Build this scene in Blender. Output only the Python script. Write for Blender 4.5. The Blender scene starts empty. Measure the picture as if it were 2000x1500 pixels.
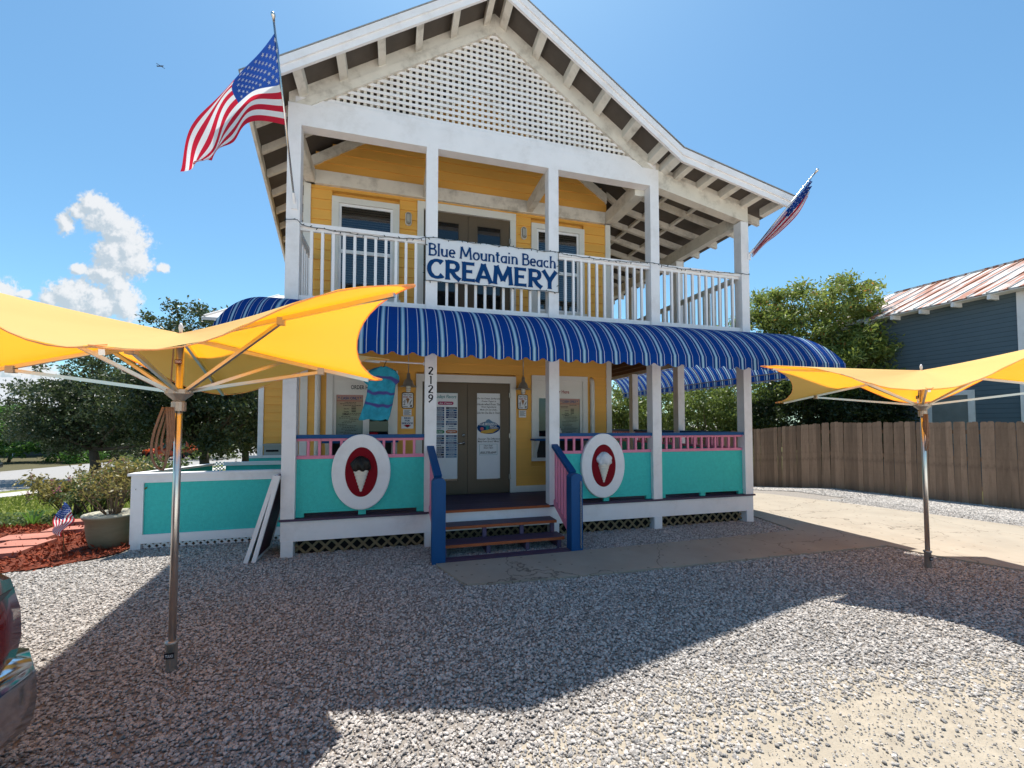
import bpy, math, random
import numpy as np
from mathutils import Vector, Matrix
R_ = math.radians
random.seed(7); rng = np.random.default_rng(7)
SC = bpy.context.scene
COL = SC.collection

# ------------------------------------------------------------------ camera
CAM = Vector((1.364, -6.288, 1.78)); FPX = 821.1; PY = 798.6
yw, pi_ = R_(15.59), R_(2.046)
cF = Vector((math.sin(yw)*math.cos(pi_), math.cos(yw)*math.cos(pi_), math.sin(pi_)))
cR = Vector((math.cos(yw), -math.sin(yw), 0)); cU = cR.cross(cF)
cam = bpy.data.cameras.new('camera'); co = bpy.data.objects.new('camera', cam); COL.objects.link(co)
co.matrix_world = Matrix(((cR.x, cU.x, -cF.x, CAM.x), (cR.y, cU.y, -cF.y, CAM.y), (cR.z, cU.z, -cF.z, CAM.z), (0, 0, 0, 1)))
cam.sensor_width = 36; cam.lens = FPX/2000*36; cam.shift_y = (PY-750)/2000
cam.clip_start = .05; cam.clip_end = 3000
SC.camera = co
def at(px, py, D): return CAM + (cF + cR*((px-1000)/FPX) + cU*((PY-py)/FPX))*D
def onY(px, py, y):
    d = cF + cR*((px-1000)/FPX) + cU*((PY-py)/FPX); return CAM + d*((y-CAM.y)/d.y)
def g(y): return -1.6*(1-math.exp(-max(0., y-2.5)/14))

# ------------------------------------------------------------------ light
SUN = Vector((.08, .385, 1)).normalized()
EL = math.asin(SUN.z); AZ = math.atan2(SUN.x, SUN.y)
SC.view_settings.view_transform = 'Standard'; SC.view_settings.look = 'None'
SC.view_settings.exposure = .9; SC.cycles.max_bounces = 6; SC.cycles.diffuse_bounces = 3; SC.cycles.glossy_bounces = 2; SC.cycles.transmission_bounces = 3; SC.cycles.transparent_max_bounces = 6; SC.view_settings.gamma = 1
sl = bpy.data.lights.new('sun', 'SUN'); sl.energy = 4.2; sl.angle = R_(.53); sl.color = (1, .95, .87)
so = bpy.data.objects.new('sun', sl); COL.objects.link(so); so.rotation_euler = SUN.to_track_quat('Z', 'Y').to_euler(); so.location = (0, 0, 30)
wd = bpy.data.worlds.new('World'); SC.world = wd; wd.use_nodes = True
wt = wd.node_tree; wt.nodes.clear()
def N(t, ty, **kw):
    n = t.nodes.new(ty)
    for k, v in kw.items(): setattr(n, k, v)
    return n
sky = N(wt, 'ShaderNodeTexSky', sky_type='NISHITA', sun_disc=False, sun_elevation=EL, sun_rotation=AZ, air_density=1.0, dust_density=.6, ozone_density=2.2)
bg = N(wt, 'ShaderNodeBackground'); bg.inputs[1].default_value = .092
wo = N(wt, 'ShaderNodeOutputWorld'); wt.links.new(bg.outputs[0], wo.inputs[0])
# cumulus built from lumps of direction space (a fixed place in the sky)
puffs = [(182,400,34,26),(150,412,22,19),(129,434,20,26),(203,428,46,34),(232,452,46,40),(252,484,46,44),(262,514,42,34),(222,495,44,52),(212,536,52,28),
         (228,562,30,24),(140,576,66,34),(190,598,66,40),(242,592,38,42),(100,584,26,22),(48,574,22,9),(-5,572,46,30),(318,524,14,11),(152,526,20,13),(40,730,90,28),(-40,640,60,50)]
cg = bpy.data.node_groups.new('cloud_field', 'ShaderNodeTree')
cg.interface.new_socket('P', in_out='INPUT', socket_type='NodeSocketVector'); cg.interface.new_socket('D', in_out='OUTPUT', socket_type='NodeSocketFloat')
gi = cg.nodes.new('NodeGroupInput'); go = cg.nodes.new('NodeGroupOutput')
def math_(t, op, a, b=None, c=None, clamp=False):
    n = t.nodes.new('ShaderNodeMath'); n.operation = op; n.use_clamp = clamp
    for i, v in enumerate((a, b, c)):
        if v is None: continue
        if isinstance(v, (int, float)): n.inputs[i].default_value = v
        else: t.links.new(v, n.inputs[i])
    return n.outputs[0]
def vmath(t, op, a, b=None):
    n = t.nodes.new('ShaderNodeVectorMath'); n.operation = op
    for i, v in enumerate((a, b)):
        if v is None: continue
        if isinstance(v, (tuple, Vector)): n.inputs[i].default_value = v
        else: t.links.new(v, n.inputs[i])
    return n
def noise(t, vec, sc, det=4, rough=.55, dist=0):
    n = t.nodes.new('ShaderNodeTexNoise'); n.inputs['Scale'].default_value = sc; n.inputs['Detail'].default_value = det
    n.inputs['Roughness'].default_value = rough; n.inputs['Distortion'].default_value = dist
    if vec is not None: t.links.new(vec, n.inputs['Vector'])
    return n.outputs['Fac']
fld = None
for (x, y, a, b) in puffs:
    c = Vector(((x-1000)/FPX, (PY-y)/FPX, 0)); s = (FPX/a, FPX/b, 0)
    d = vmath(cg, 'MULTIPLY', vmath(cg, 'SUBTRACT', gi.outputs[0], c).outputs[0], s)
    l = math_(cg, 'SUBTRACT', 1, vmath(cg, 'LENGTH', d.outputs[0]).outputs['Value'])
    fld = l if fld is None else math_(cg, 'SMOOTH_MAX', fld, l, .18)
n1 = noise(cg, gi.outputs[0], 26, 8, .62); n2 = noise(cg, gi.outputs[0], 90, 6, .6)
f2 = math_(cg, 'ADD', fld, math_(cg, 'MULTIPLY', math_(cg, 'SUBTRACT', n1, .5), 1.5))
f2 = math_(cg, 'ADD', f2, math_(cg, 'MULTIPLY', math_(cg, 'SUBTRACT', n2, .5), .9))
cg.links.new(f2, go.inputs[0])
tc = N(wt, 'ShaderNodeTexCoord'); gen = tc.outputs['Generated']
dF = vmath(wt, 'DOT_PRODUCT', gen, cF).outputs['Value']
cmb = N(wt, 'ShaderNodeCombineXYZ'); wt.links.new(math_(wt, 'DIVIDE', vmath(wt, 'DOT_PRODUCT', gen, cR).outputs['Value'], math_(wt, 'MAXIMUM', dF, .05)), cmb.inputs[0])
wt.links.new(math_(wt, 'DIVIDE', vmath(wt, 'DOT_PRODUCT', gen, cU).outputs['Value'], math_(wt, 'MAXIMUM', dF, .05)), cmb.inputs[1])
def cf(vec):
    n = N(wt, 'ShaderNodeGroup'); n.node_tree = cg; wt.links.new(vec, n.inputs[0]); return n.outputs[0]
d0 = cf(cmb.outputs[0]); d1 = cf(vmath(wt, 'ADD', cmb.outputs[0], (.016, .013, 0)).outputs[0])
al = N(wt, 'ShaderNodeMapRange', interpolation_type='SMOOTHSTEP'); wt.links.new(d0, al.inputs[0]); al.inputs[1].default_value = -.16; al.inputs[2].default_value = .36
alpha = math_(wt, 'MULTIPLY', al.outputs[0], math_(wt, 'GREATER_THAN', dF, .1))
lit = N(wt, 'ShaderNodeMapRange', interpolation_type='SMOOTHSTEP'); wt.links.new(math_(wt, 'SUBTRACT', d0, d1), lit.inputs[0]); lit.inputs[1].default_value = -.35; lit.inputs[2].default_value = .4
cc = N(wt, 'ShaderNodeMix', data_type='RGBA'); wt.links.new(lit.outputs[0], cc.inputs[0]); cc.inputs[6].default_value = (3.2, 3.7, 4.1, 1); cc.inputs[7].default_value = (5.3, 5.35, 5.4, 1)
mx = N(wt, 'ShaderNodeMix', data_type='RGBA'); wt.links.new(math_(wt, 'MULTIPLY', alpha, .93), mx.inputs[0]); tn = N(wt, 'ShaderNodeMix', data_type='RGBA', blend_type='MULTIPLY'); tn.inputs[0].default_value = 1; tn.inputs[7].default_value = (.70, 1.0, 1.04, 1); wt.links.new(sky.outputs[0], tn.inputs[6]); wt.links.new(tn.outputs[2], mx.inputs[6]); wt.links.new(cc.outputs[2], mx.inputs[7])
wt.links.new(mx.outputs[2], bg.inputs[0])

# ------------------------------------------------------------------ helpers
MATS = {}
def mat(n, c, r=.6, var=.12, sc=5, bump=.12, bsc=70, metal=0, rnd=0, dirt=0, dcol=(.16, .14, .11), dsc=2.5, trans=None, tmix=.4, st=(1, 1, 1), spec=.22, coat=0, rust=None):
    if n in MATS: return MATS[n]
    m = bpy.data.materials.new(n); m.use_nodes = True; t = m.node_tree; MATS[n] = m
    b = t.nodes['Principled BSDF']; out = t.nodes['Material Output']
    tx = N(t, 'ShaderNodeTexCoord'); mp = N(t, 'ShaderNodeMapping'); mp.inputs['Scale'].default_value = st
    oi = N(t, 'ShaderNodeObjectInfo')
    off = vmath(t, 'SCALE', (1, 1, 1)); t.links.new(oi.outputs['Random'], off.inputs['Scale'])
    t.links.new(vmath(t, 'ADD', tx.outputs['Object'], vmath(t, 'MULTIPLY', off.outputs[0], (9, 7, 5)).outputs[0]).outputs[0] if rnd else tx.outputs['Object'], mp.inputs[0])
    v = mp.outputs[0]
    f = noise(t, v, sc, 5, .6)
    mxc = N(t, 'ShaderNodeMix', data_type='RGBA'); t.links.new(f, mxc.inputs[0])
    mxc.inputs[6].default_value = (*[max(0, x*(1-var*2)) for x in c], 1); mxc.inputs[7].default_value = (*[min(1, x*(1+var*2)) for x in c], 1)
    colr = mxc.outputs[2]
    if rnd:
        h = N(t, 'ShaderNodeHueSaturation'); t.links.new(colr, h.inputs['Color'])
        t.links.new(math_(t, 'MULTIPLY_ADD', oi.outputs['Random'], 2*rnd, 1-rnd), h.inputs['Value']); colr = h.outputs[0]
    if dirt:
        dn = noise(t, tx.outputs['Object'], dsc, 9, .68)
        rp = N(t, 'ShaderNodeMapRange', interpolation_type='SMOOTHSTEP'); t.links.new(dn, rp.inputs[0]); rp.inputs[1].default_value = .46; rp.inputs[2].default_value = .74; rp.inputs[4].default_value = dirt
        m2 = N(t, 'ShaderNodeMix', data_type='RGBA'); t.links.new(rp.outputs[0], m2.inputs[0]); t.links.new(colr, m2.inputs[6]); m2.inputs[7].default_value = (*dcol, 1); colr = m2.outputs[2]
    t.links.new(colr, b.inputs['Base Color'])
    b.inputs['Roughness'].default_value = r; b.inputs['Metallic'].default_value = metal; b.inputs['Specular IOR Level'].default_value = spec
    if coat: b.inputs['Coat Weight'].default_value = coat; b.inputs['Coat Roughness'].default_value = .05
    if bump:
        bn = noise(t, v, bsc, 6, .6); bp = N(t, 'ShaderNodeBump'); bp.inputs['Strength'].default_value = bump; bp.inputs['Distance'].default_value = .01
        t.links.new(bn, bp.inputs['Height']); t.links.new(bp.outputs[0], b.inputs['Normal'])
    if trans:
        tr = N(t, 'ShaderNodeBsdfTranslucent'); tr.inputs[0].default_value = (*trans, 1)
        ms = N(t, 'ShaderNodeMixShader'); ms.inputs[0].default_value = tmix
        t.links.new(b.outputs[0], ms.inputs[1]); t.links.new(tr.outputs[0], ms.inputs[2]); t.links.new(ms.outputs[0], out.inputs[0])
    return m
W = {}
class MB:
    def __init__(s): s.v = []; s.f = []; s.m = []; s.k = 0
    def q(s, pts, k=None):
        n = len(s.v); s.v += [tuple(p) for p in pts]; s.f.append(tuple(range(n, n+len(pts)))); s.m.append(s.k if k is None else k); return s
    def hexa(s, p):
        n = len(s.v); s.v += [tuple(x) for x in p]
        for f in ((0,3,2,1),(4,5,6,7),(0,1,5,4),(1,2,6,5),(2,3,7,6),(3,0,4,7)): s.f.append(tuple(n+i for i in f)); s.m.append(s.k)
        return s
    def box(s, x0, x1, y0, y1, z0, z1):
        return s.hexa(((x0,y0,z0),(x1,y0,z0),(x1,y1,z0),(x0,y1,z0),(x0,y0,z1),(x1,y0,z1),(x1,y1,z1),(x0,y1,z1)))
    def beam(s, p, q, w, h, up=(0,0,1)):
        p = Vector(p); q = Vector(q); d = (q-p).normalized(); u = Vector(up); a = d.cross(u)
        if a.length < 1e-4: a = d.cross(Vector((0,1,0)))
        a.normalize(); u = a.cross(d); a *= w/2; u *= h/2
        return s.hexa((p-a-u, p+a-u, q+a-u, q-a-u, p-a+u, p+a+u, q+a+u, q-a+u))
    def prism(s, pts, vec):
        vec = Vector(vec); n = len(pts); P = [Vector(p) for p in pts]; b = len(s.v)
        s.v += [tuple(p) for p in P] + [tuple(p+vec) for p in P]
        s.f.append(tuple(b+i for i in reversed(range(n)))); s.f.append(tuple(b+n+i for i in range(n))); s.m += [s.k]*2
        for i in range(n):
            j = (i+1) % n; s.f.append((b+i, b+j, b+n+j, b+n+i)); s.m.append(s.k)
        return s
    def rings(s, rs, cap=True, closed=True):
        b = len(s.v); n = len(rs[0])
        for r in rs: s.v += [tuple(p) for p in r]
        for i in range(len(rs)-1):
            for j in range(n if closed else n-1):
                k = (j+1) % n; s.f.append((b+i*n+j, b+i*n+k, b+(i+1)*n+k, b+(i+1)*n+j)); s.m.append(s.k)
        if cap and closed:
            s.f.append(tuple(b+j for j in reversed(range(n)))); s.f.append(tuple(b+(len(rs)-1)*n+j for j in range(n))); s.m += [s.k]*2
        return s
    def tube(s, pts, r, n=8, cap=True):
        P = [Vector(p) for p in pts]; rs = []; a = None
        for i, p in enumerate(P):
            d = (P[min(i+1, len(P)-1)]-P[max(i-1, 0)]).normalized()
            if a is None: a = d.orthogonal().normalized()
            else: a = (a-d*a.dot(d)); a = a.normalized() if a.length > 1e-5 else d.orthogonal().normalized()
            b = d.cross(a); rr = r[i] if isinstance(r, (list, tuple)) else r
            rs.append([p+(a*math.cos(2*math.pi*j/n)+b*math.sin(2*math.pi*j/n))*rr for j in range(n)])
        return s.rings(rs, cap)
    def lathe(s, prof, c=(0,0,0), n=20, ax='z'):
        rs = []
        for (r, z) in prof:
            ring = []
            for j in range(n):
                a = 2*math.pi*j/n
                ring.append((c[0]+r*math.cos(a), c[1]+r*math.sin(a), c[2]+z) if ax == 'z' else (c[0]+r*math.cos(a), c[1]+z, c[2]+r*math.sin(a)) if ax == 'y' else (c[0]+z, c[1]+r*math.cos(a), c[2]+r*math.sin(a)))
            rs.append(ring)
        return s.rings(rs)
    def build(s, name, m, parent=None, smooth=False, kind=None):
        o0 = W[parent.name] if parent else Vector((0,0,0))
        me = bpy.data.meshes.new(name)
        v = np.array(s.v, dtype=float) - np.array(o0)
        me.from_pydata(v.tolist(), [], s.f)
        for x in (m if isinstance(m, (list, tuple)) else [m]): me.materials.append(x)
        if isinstance(m, (list, tuple)): me.polygons.foreach_set('material_index', s.m)
        if smooth: me.polygons.foreach_set('use_smooth', [True]*len(me.polygons))
        o = bpy.data.objects.new(name, me); COL.objects.link(o)
        if parent: o.parent = parent
        W[o.name] = Vector(o0)
        if kind: o['kind'] = kind
        return o
def tag(o, label, cat, group=None):
    o['label'] = label; o['category'] = cat
    if group: o['group'] = group
    return o
def thing(name, label, cat, loc=(0,0,0), group=None):
    o = bpy.data.objects.new(name, None); COL.objects.link(o); o.location = loc; W[o.name] = Vector(loc); o.empty_display_size = .1
    return tag(o, label, cat, group)
def share(o, parent, loc):                                  # one more copy of a small piece, shared mesh
    c = o.copy(); COL.objects.link(c); c.parent = parent; W[c.name] = W[parent.name]; c.location = loc; return c
TXT = []
def text(parent, s, x0, x1, z0, z1, y, m, shear=0, bold=0, name='lettering', keep=False):
    TXT.append((parent, s, x0, x1, z0, z1, y, m, shear, bold, name, keep))
def flush_text():
    tmp = []
    for T in TXT:
        c = bpy.data.curves.new('t', 'FONT'); c.body = T[1]; c.shear = T[8]; c.offset = T[9]; c.resolution_u = 3
        o = bpy.data.objects.new('t', c); COL.objects.link(o); tmp.append(o)
    bpy.context.view_layer.update(); dg = bpy.context.evaluated_depsgraph_get()
    for T, o in zip(TXT, tmp):
        me = bpy.data.meshes.new_from_object(o.evaluated_get(dg)); me.name = T[10]
        n = len(me.vertices); a = np.zeros(n*3); me.vertices.foreach_get('co', a); a = a.reshape(-1, 3)
        lo = a.min(0); hi = a.max(0); par, s, x0, x1, z0, z1, y = T[:7]
        fx = (x1-x0)/(hi[0]-lo[0]); fz = (z1-z0)/(hi[1]-lo[1])
        if T[11]: fx = min(fx, fz); cx = (x0+x1)/2 - fx*(hi[0]-lo[0])/2
        else: cx = x0
        o0 = W[par.name]
        b = np.stack([cx+(a[:,0]-lo[0])*fx-o0[0], np.full(n, y-o0[1]), z0+(a[:,1]-lo[1])*fz-o0[2]], 1)
        me.vertices.foreach_set('co', b.ravel()); me.materials.clear(); me.materials.append(T[7]); me.update()
        q = bpy.data.objects.new(T[10], me); COL.objects.link(q); q.parent = par; W[q.name] = o0
        cd = o.data; bpy.data.objects.remove(o); bpy.data.curves.remove(cd)
def np_mesh(name, V, F, m, parent=None, smooth=False, kind=None):
    o0 = np.array(W[parent.name]) if parent else np.zeros(3)
    me = bpy.data.meshes.new(name); V = V-o0; nf, k = F.shape
    me.vertices.add(len(V)); me.vertices.foreach_set('co', V.ravel().astype(np.float32))
    me.loops.add(nf*k); me.loops.foreach_set('vertex_index', F.ravel().astype(np.int32))
    me.polygons.add(nf); me.polygons.foreach_set('loop_start', np.arange(0, nf*k, k, dtype=np.int32))
    me.update(calc_edges=True); me.materials.append(m)
    if smooth: me.polygons.foreach_set('use_smooth', [True]*nf)
    o = bpy.data.objects.new(name, me); COL.objects.link(o)
    if parent: o.parent = parent
    W[o.name] = Vector(o0)
    if kind: o['kind'] = kind
    return o
def leaves(P, size, aspect=.5, up=.3, droop=None):            # folded diamond leaves at points P
    n = len(P); d = rng.normal(size=(n,3)); d[:,2] += up; d /= np.linalg.norm(d, axis=1)[:,None]
    t = rng.normal(size=(n,3)); a = np.cross(d, t); a /= np.linalg.norm(a, axis=1)[:,None]+1e-9
    nn = np.cross(d, a); s = (size*(.6+.8*rng.random(n)))[:,None]
    V = np.stack([P, P+d*s*.5+a*s*aspect*.5+nn*s*.06, P+d*s, P+d*s*.5-a*s*aspect*.5+nn*s*.06], 1).reshape(-1,3)
    i = np.arange(n)*4; F = np.concatenate([np.stack([i,i+1,i+2],1), np.stack([i,i+2,i+3],1)])
    return V, F
def clump_pts(ells, nclump, per, cr, shell=.55):
    """points in clumps spread through the outer part of several ellipsoids"""
    out = []; cs = []; vol = np.array([e[3]*e[4]*e[5] for e in ells])**.7; vol /= vol.sum()
    for e, w in zip(ells, vol):
        k = max(2, int(nclump*w))
        u = rng.normal(size=(k,3)); u /= np.linalg.norm(u, axis=1)[:,None]; rr = (shell+(1.05-shell)*rng.random(k))[:,None]
        c = np.array(e[:3])+u*rr*np.array(e[3:6]); cs.append(c)
        for q in c:
            m = int(per*(.5+rng.random())); r = cr*(.6+.7*rng.random())
            p = rng.normal(size=(m,3))*.5; out.append(q+p*np.array([r, r, r*.65]))
    return np.concatenate(out), np.concatenate(cs)
def tree(name, label, base, ells, nclump, per, cr, lsize, lm, trunk=.2, group=None, fork=None, cat='tree', nb=26, shell=.5, tm=None, aspect=.5):
    b = Vector(base); t = thing(name, label, cat, b, group)
    P, cs = clump_pts(ells, nclump, per, cr, shell); V, F = leaves(P, lsize, aspect)
    np_mesh('crown', V, F, lm, t)
    if name == 'cassia_tree':
        z_ = np.percentile(P[:,2], 45); Q = P[P[:,2] > z_]; Q = Q[rng.choice(len(Q), len(Q)//22, replace=False)]; V, F = leaves(Q+rng.normal(size=Q.shape)*.03, lsize*.8, .5, 1.0); np_mesh('seed_pods', V, F, leafmat('seed_pod', (.34,.17,.04)), t)
    M = MB(); top = Vector(np.mean([e[:3] for e in ells], axis=0)); f = b.lerp(top, .45) if fork is None else Vector(fork)
    M.tube([b-Vector((0,0,.15)), b.lerp(f, .5)+Vector((.05,.03,0)), f], [trunk*1.25, trunk, trunk*.8], 9)
    for k in rng.choice(len(cs), min(nb, len(cs)), replace=False):
        q = Vector(cs[k]); mid = f.lerp(q, .5)+Vector(rng.normal(size=3)*.12*(q-f).length*.5)
        M.tube([f, mid, q], [trunk*.5, trunk*.28, trunk*.07], 5)
    M.build('trunk', tm or bark, t, True)
    return t
white = mat('white_paint', (.84, .82, .83), .55, .04, 3, .1, 40, dirt=.3, dcol=(.5, .46, .43), dsc=2.6)
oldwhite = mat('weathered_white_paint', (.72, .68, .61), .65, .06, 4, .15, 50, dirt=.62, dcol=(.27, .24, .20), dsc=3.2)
trimw = mat('trim_white', (.74, .71, .66), .5, .05, 3, .05, 40, dirt=.15, dcol=(.4, .38, .34))
yellow = mat('yellow_siding', (.82, .43, .095), .55, .04, 5, .12, 40, rnd=.04, st=(.25, 1, 4), dirt=.08, dcol=(.4, .28, .1))
teal = mat('teal_stucco', (.065, .56, .51), .8, .09, 22, .7, 110, dirt=.12, dcol=(.03,.36,.36), dsc=6)
pink = mat('pink_paint', (.72, .24, .36), .5, .04, 6, .05)
blue = mat('blue_paint', (.008, .075, .22), .5, .1, 8, .12, 60, st=(1, 1, .3))
purple = mat('purple_deck_paint', (.075, .05, .085), .5, .12, 6, .2, 50, rnd=.12, st=(.3, 4, 1))
orange = mat('orange_edge', (.42, .11, .04), .6, .15, 10, .15)
brown = mat('brown_door_paint', (.13, .095, .062), .4, .05, 4, .04)
tan = mat('tan_lattice', (.22, .17, .10), .7, .1, 8, .2)
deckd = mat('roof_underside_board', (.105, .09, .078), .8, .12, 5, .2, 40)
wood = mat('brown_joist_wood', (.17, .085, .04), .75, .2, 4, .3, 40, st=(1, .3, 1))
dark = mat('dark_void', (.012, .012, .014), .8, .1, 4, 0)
steel = mat('steel', (.62, .60, .58), .22, .05, 8, .04, 60, metal=1)
galv = mat('galvanised', (.40, .38, .35), .42, .08, 9, .05, metal=.7)
black = mat('black_plastic', (.012, .012, .013), .4, .1, 5, 0)
bark = mat('bark', (.10, .075, .055), .9, .25, 8, .8, 25, st=(1, 1, .3))
paper = mat('white_print', (.70, .71, .74), .4, .03, 4, 0)
navy = mat('navy_print', (.008, .05, .16), .8, .03, 4, 0, spec=.05)
ink = mat('black_print', (.02, .02, .025), .8, .03, 4, 0, spec=.05)
redp = mat('red_print', (.30, .015, .025), .8, .05, 4, 0, spec=.05)
def glassmat(n, c, tmix):
    m = bpy.data.materials.new(n); m.use_nodes = True; t = m.node_tree; t.nodes.clear()
    o = N(t, 'ShaderNodeOutputMaterial'); gl = N(t, 'ShaderNodeBsdfGlossy'); gl.inputs[1].default_value = .02; gl.inputs[0].default_value = (.9, .92, .95, 1)
    tr = N(t, 'ShaderNodeBsdfTransparent'); tr.inputs[0].default_value = (*c, 1); fr = N(t, 'ShaderNodeFresnel'); fr.inputs[0].default_value = 1.6
    mx_ = N(t, 'ShaderNodeMixShader'); t.links.new(math_(t, 'ADD', fr.outputs[0], tmix, clamp=True), mx_.inputs[0]); t.links.new(tr.outputs[0], mx_.inputs[1]); t.links.new(gl.outputs[0], mx_.inputs[2]); t.links.new(mx_.outputs[0], o.inputs[0])
    return m
glass = glassmat('window_glass', (.66, .67, .66), .02)

# ------------------------------------------------------------------ ground, road, paths
YS = [-60, -20, -6, 2.4, 3.5, 5, 7, 9, 12, 15, 18, 22, 27, 33, 40, 50, 70, 100, 160, 300, 900]
def strip(name, fx0, fx1, ys, dz, m, kind='structure'):
    M = MB()
    for a, b in zip(ys[:-1], ys[1:]):
        M.q(((fx0(a), a, g(a)+dz), (fx1(a), a, g(a)+dz), (fx1(b), b, g(b)+dz), (fx0(b), b, g(b)+dz)))
    return M.build(name, m, kind=kind)
soil = mat('grey_stone_dust', (.27, .245, .22), .95, .3, 30, .8, 160)
grassm = mat('lawn_soil', (.15, .16, .04), .95, .3, 3, .6, 60)
roadm = mat('road_asphalt', (.30, .29, .28), .9, .08, 6, .2, 120)
walkm = mat('pale_concrete', (.46, .44, .41), .9, .1, 2, .2, 60)
strip('ground', lambda y: -900, lambda y: 900, YS, 0, soil)
L1 = lambda c: (lambda y: c+.17*(y-15))
ys2 = [y for y in YS if 2.4 <= y <= 160]
strip('lawn', L1(-11.6), lambda y: -2.3 if y < 9 else -2.3-.0*y, [3.3]+[y for y in ys2 if 3.4 < y < 45], .004, grassm)
strip('sidewalk', L1(-13.2), L1(-11.6), [-20]+ys2, .03, walkm)
strip('verge', L1(-14.2), L1(-13.2), [-20]+ys2, .004, grassm)
strip('road', L1(-26), L1(-14.2), [-20]+ys2, .008, roadm)
strip('road_edge_line', L1(-14.62), L1(-14.5), [-20]+ys2, .013, mat('road_paint', (.7, .7, .68), .7))
strip('woodland_floor', lambda y: -300, L1(-26), [-20]+ys2, .004, mat('leaf_litter', (.09, .08, .04), .95, .3, 3, .5))
strip('back_yard_lawn', lambda y: 13.2-.1*y, lambda y: 300, [-20, -6, 2.4, 5, 9, 15, 27, 50, 100], .004, grassm)
# concrete drive with its walkway, crazed by cracks
M = MB(); M.q(((-14, -45, .006), (60, -45, .006), (60, -5.25, .006), (-14, -5.25, .006))); M.build('gravel_bounce_sheet', mat('pale_bounce_gravel', (.70, .65, .585), .95, .08, 12, .8, 120), kind='structure')  # unseen extra-pale ground behind the camera, added to bounce sun onto the facade
conc = mat('drive_concrete', (.355, .31, .25), .9, .12, 1.6, .3, 90, dirt=.25, dcol=(.3, .24, .18), dsc=1.2)
t = conc.node_tree; b = t.nodes['Principled BSDF']; src = b.inputs['Base Color'].links[0].from_socket
tx = N(t, 'ShaderNodeTexCoord'); nz = N(t, 'ShaderNodeTexNoise'); nz.inputs['Scale'].default_value = 2.5; nz.inputs['Detail'].default_value = 6; t.links.new(tx.outputs['Object'], nz.inputs[0])
vo = N(t, 'ShaderNodeTexVoronoi', feature='DISTANCE_TO_EDGE'); vo.inputs['Scale'].default_value = .55
t.links.new(vmath(t, 'ADD', tx.outputs['Object'], vmath(t, 'MULTIPLY', nz.outputs['Color'], (.5, .5, .5)).outputs[0]).outputs[0], vo.inputs['Vector'])
mr = N(t, 'ShaderNodeMapRange'); t.links.new(vo.outputs['Distance'], mr.inputs[0]); mr.inputs[1].default_value = .001; mr.inputs[2].default_value = .005; mr.inputs[3].default_value = .75; mr.inputs[4].default_value = 0
vs = N(t, 'ShaderNodeTexVoronoi'); vs.inputs['Scale'].default_value = 7; t.links.new(tx.outputs['Object'], vs.inputs['Vector'])
sp = math_(t, 'MULTIPLY', math_(t, 'LESS_THAN', vs.outputs['Distance'], .13), .55)
mm = N(t, 'ShaderNodeMix', data_type='RGBA'); t.links.new(math_(t, 'MAXIMUM', mr.outputs[0], sp), mm.inputs[0]); t.links.new(src, mm.inputs[6]); mm.inputs[7].default_value = (.09, .07, .055, 1); t.links.new(mm.outputs[2], b.inputs['Base Color'])
DRIVE = [(1.88,-.9),(3.84,-.88),(6.64,-.85),(7.75,-.78),(7.95,.16),(7.85,2.4),(10.2,2.4),(10.4,2.2),(11.1,.5),(11.7,-1.6),(12.9,-5.2),(9.6,-5.2),(8.6,-2.95),(8.3,-2.33),(8.22,-1.84),(6.2,-1.8),(4.0,-1.78),(2.55,-1.72),(2.12,-1.66),(2.0,-1.3)]
M = MB(); M.prism([(x, y, -.05) for x, y in DRIVE], (0, 0, .082)); M.build('concrete_drive', conc, kind='structure')
strip('concrete_drive_rear', lambda y: 7.85, lambda y: 10.2-.1*(y-2.4), [2.4, 3.5, 5, 7, 9, 12, 15], .032, conc)
sandm = mat('pale_sand', (.36, .315, .25), .95, .18, 9, .6, 60, dirt=.5, dcol=(.29, .25, .2), dsc=4)
sp_ = []
for k in range(26):
    a = 2*math.pi*k/26; rr = 1+.16*math.sin(3*a+1)+.1*math.sin(5*a)
    sp_.append((4.1+2.3*rr*math.cos(a)-.1, -4.75+1.05*rr*math.sin(a), .004))
M = MB(); M.q(sp_); M.build('sand_patch', sandm, kind='structure')
MULCH = [(-2.25,.72),(-2.25,2.6),(-2.9,3.3),(-4.6,3.5),(-6.2,3.6),(-6.5,.6),(-3.4,.18),(-2.8,.2)]
M = MB()
def xspan(y):
    xs = [x0+(x1-x0)*(y-y0)/(y1-y0) for (x0, y0), (x1, y1) in zip(MULCH, MULCH[1:]+MULCH[:1]) if (y0 > y) != (y1 > y)]
    return min(xs), max(xs)
mr_ = [.19+(3.57-.19)*k/22 for k in range(23)]
for ya, yb in zip(mr_[:-1], mr_[1:]):
    (a0, a1), (b0, b1) = xspan(ya), xspan(yb); M.q(((a0, ya, g(ya)+.02), (a1, ya, g(ya)+.02), (b1, yb, g(yb)+.02), (b0, yb, g(yb)+.02)))
M.build('mulch_bed', mat('mulch_soil', (.14, .035, .018), .95, .3, 20, .9, 80), kind='structure')
def inside(P, poly):
    x, y = P[:,0], P[:,1]; r = np.zeros(len(P), bool); n = len(poly)
    for i in range(n):
        x0, y0 = poly[i]; x1, y1 = poly[(i+1) % n]
        c = ((y0 > y) != (y1 > y)) & (x < (x1-x0)*(y-y0)/(y1-y0+1e-12)+x0); r ^= c
    return r
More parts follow.
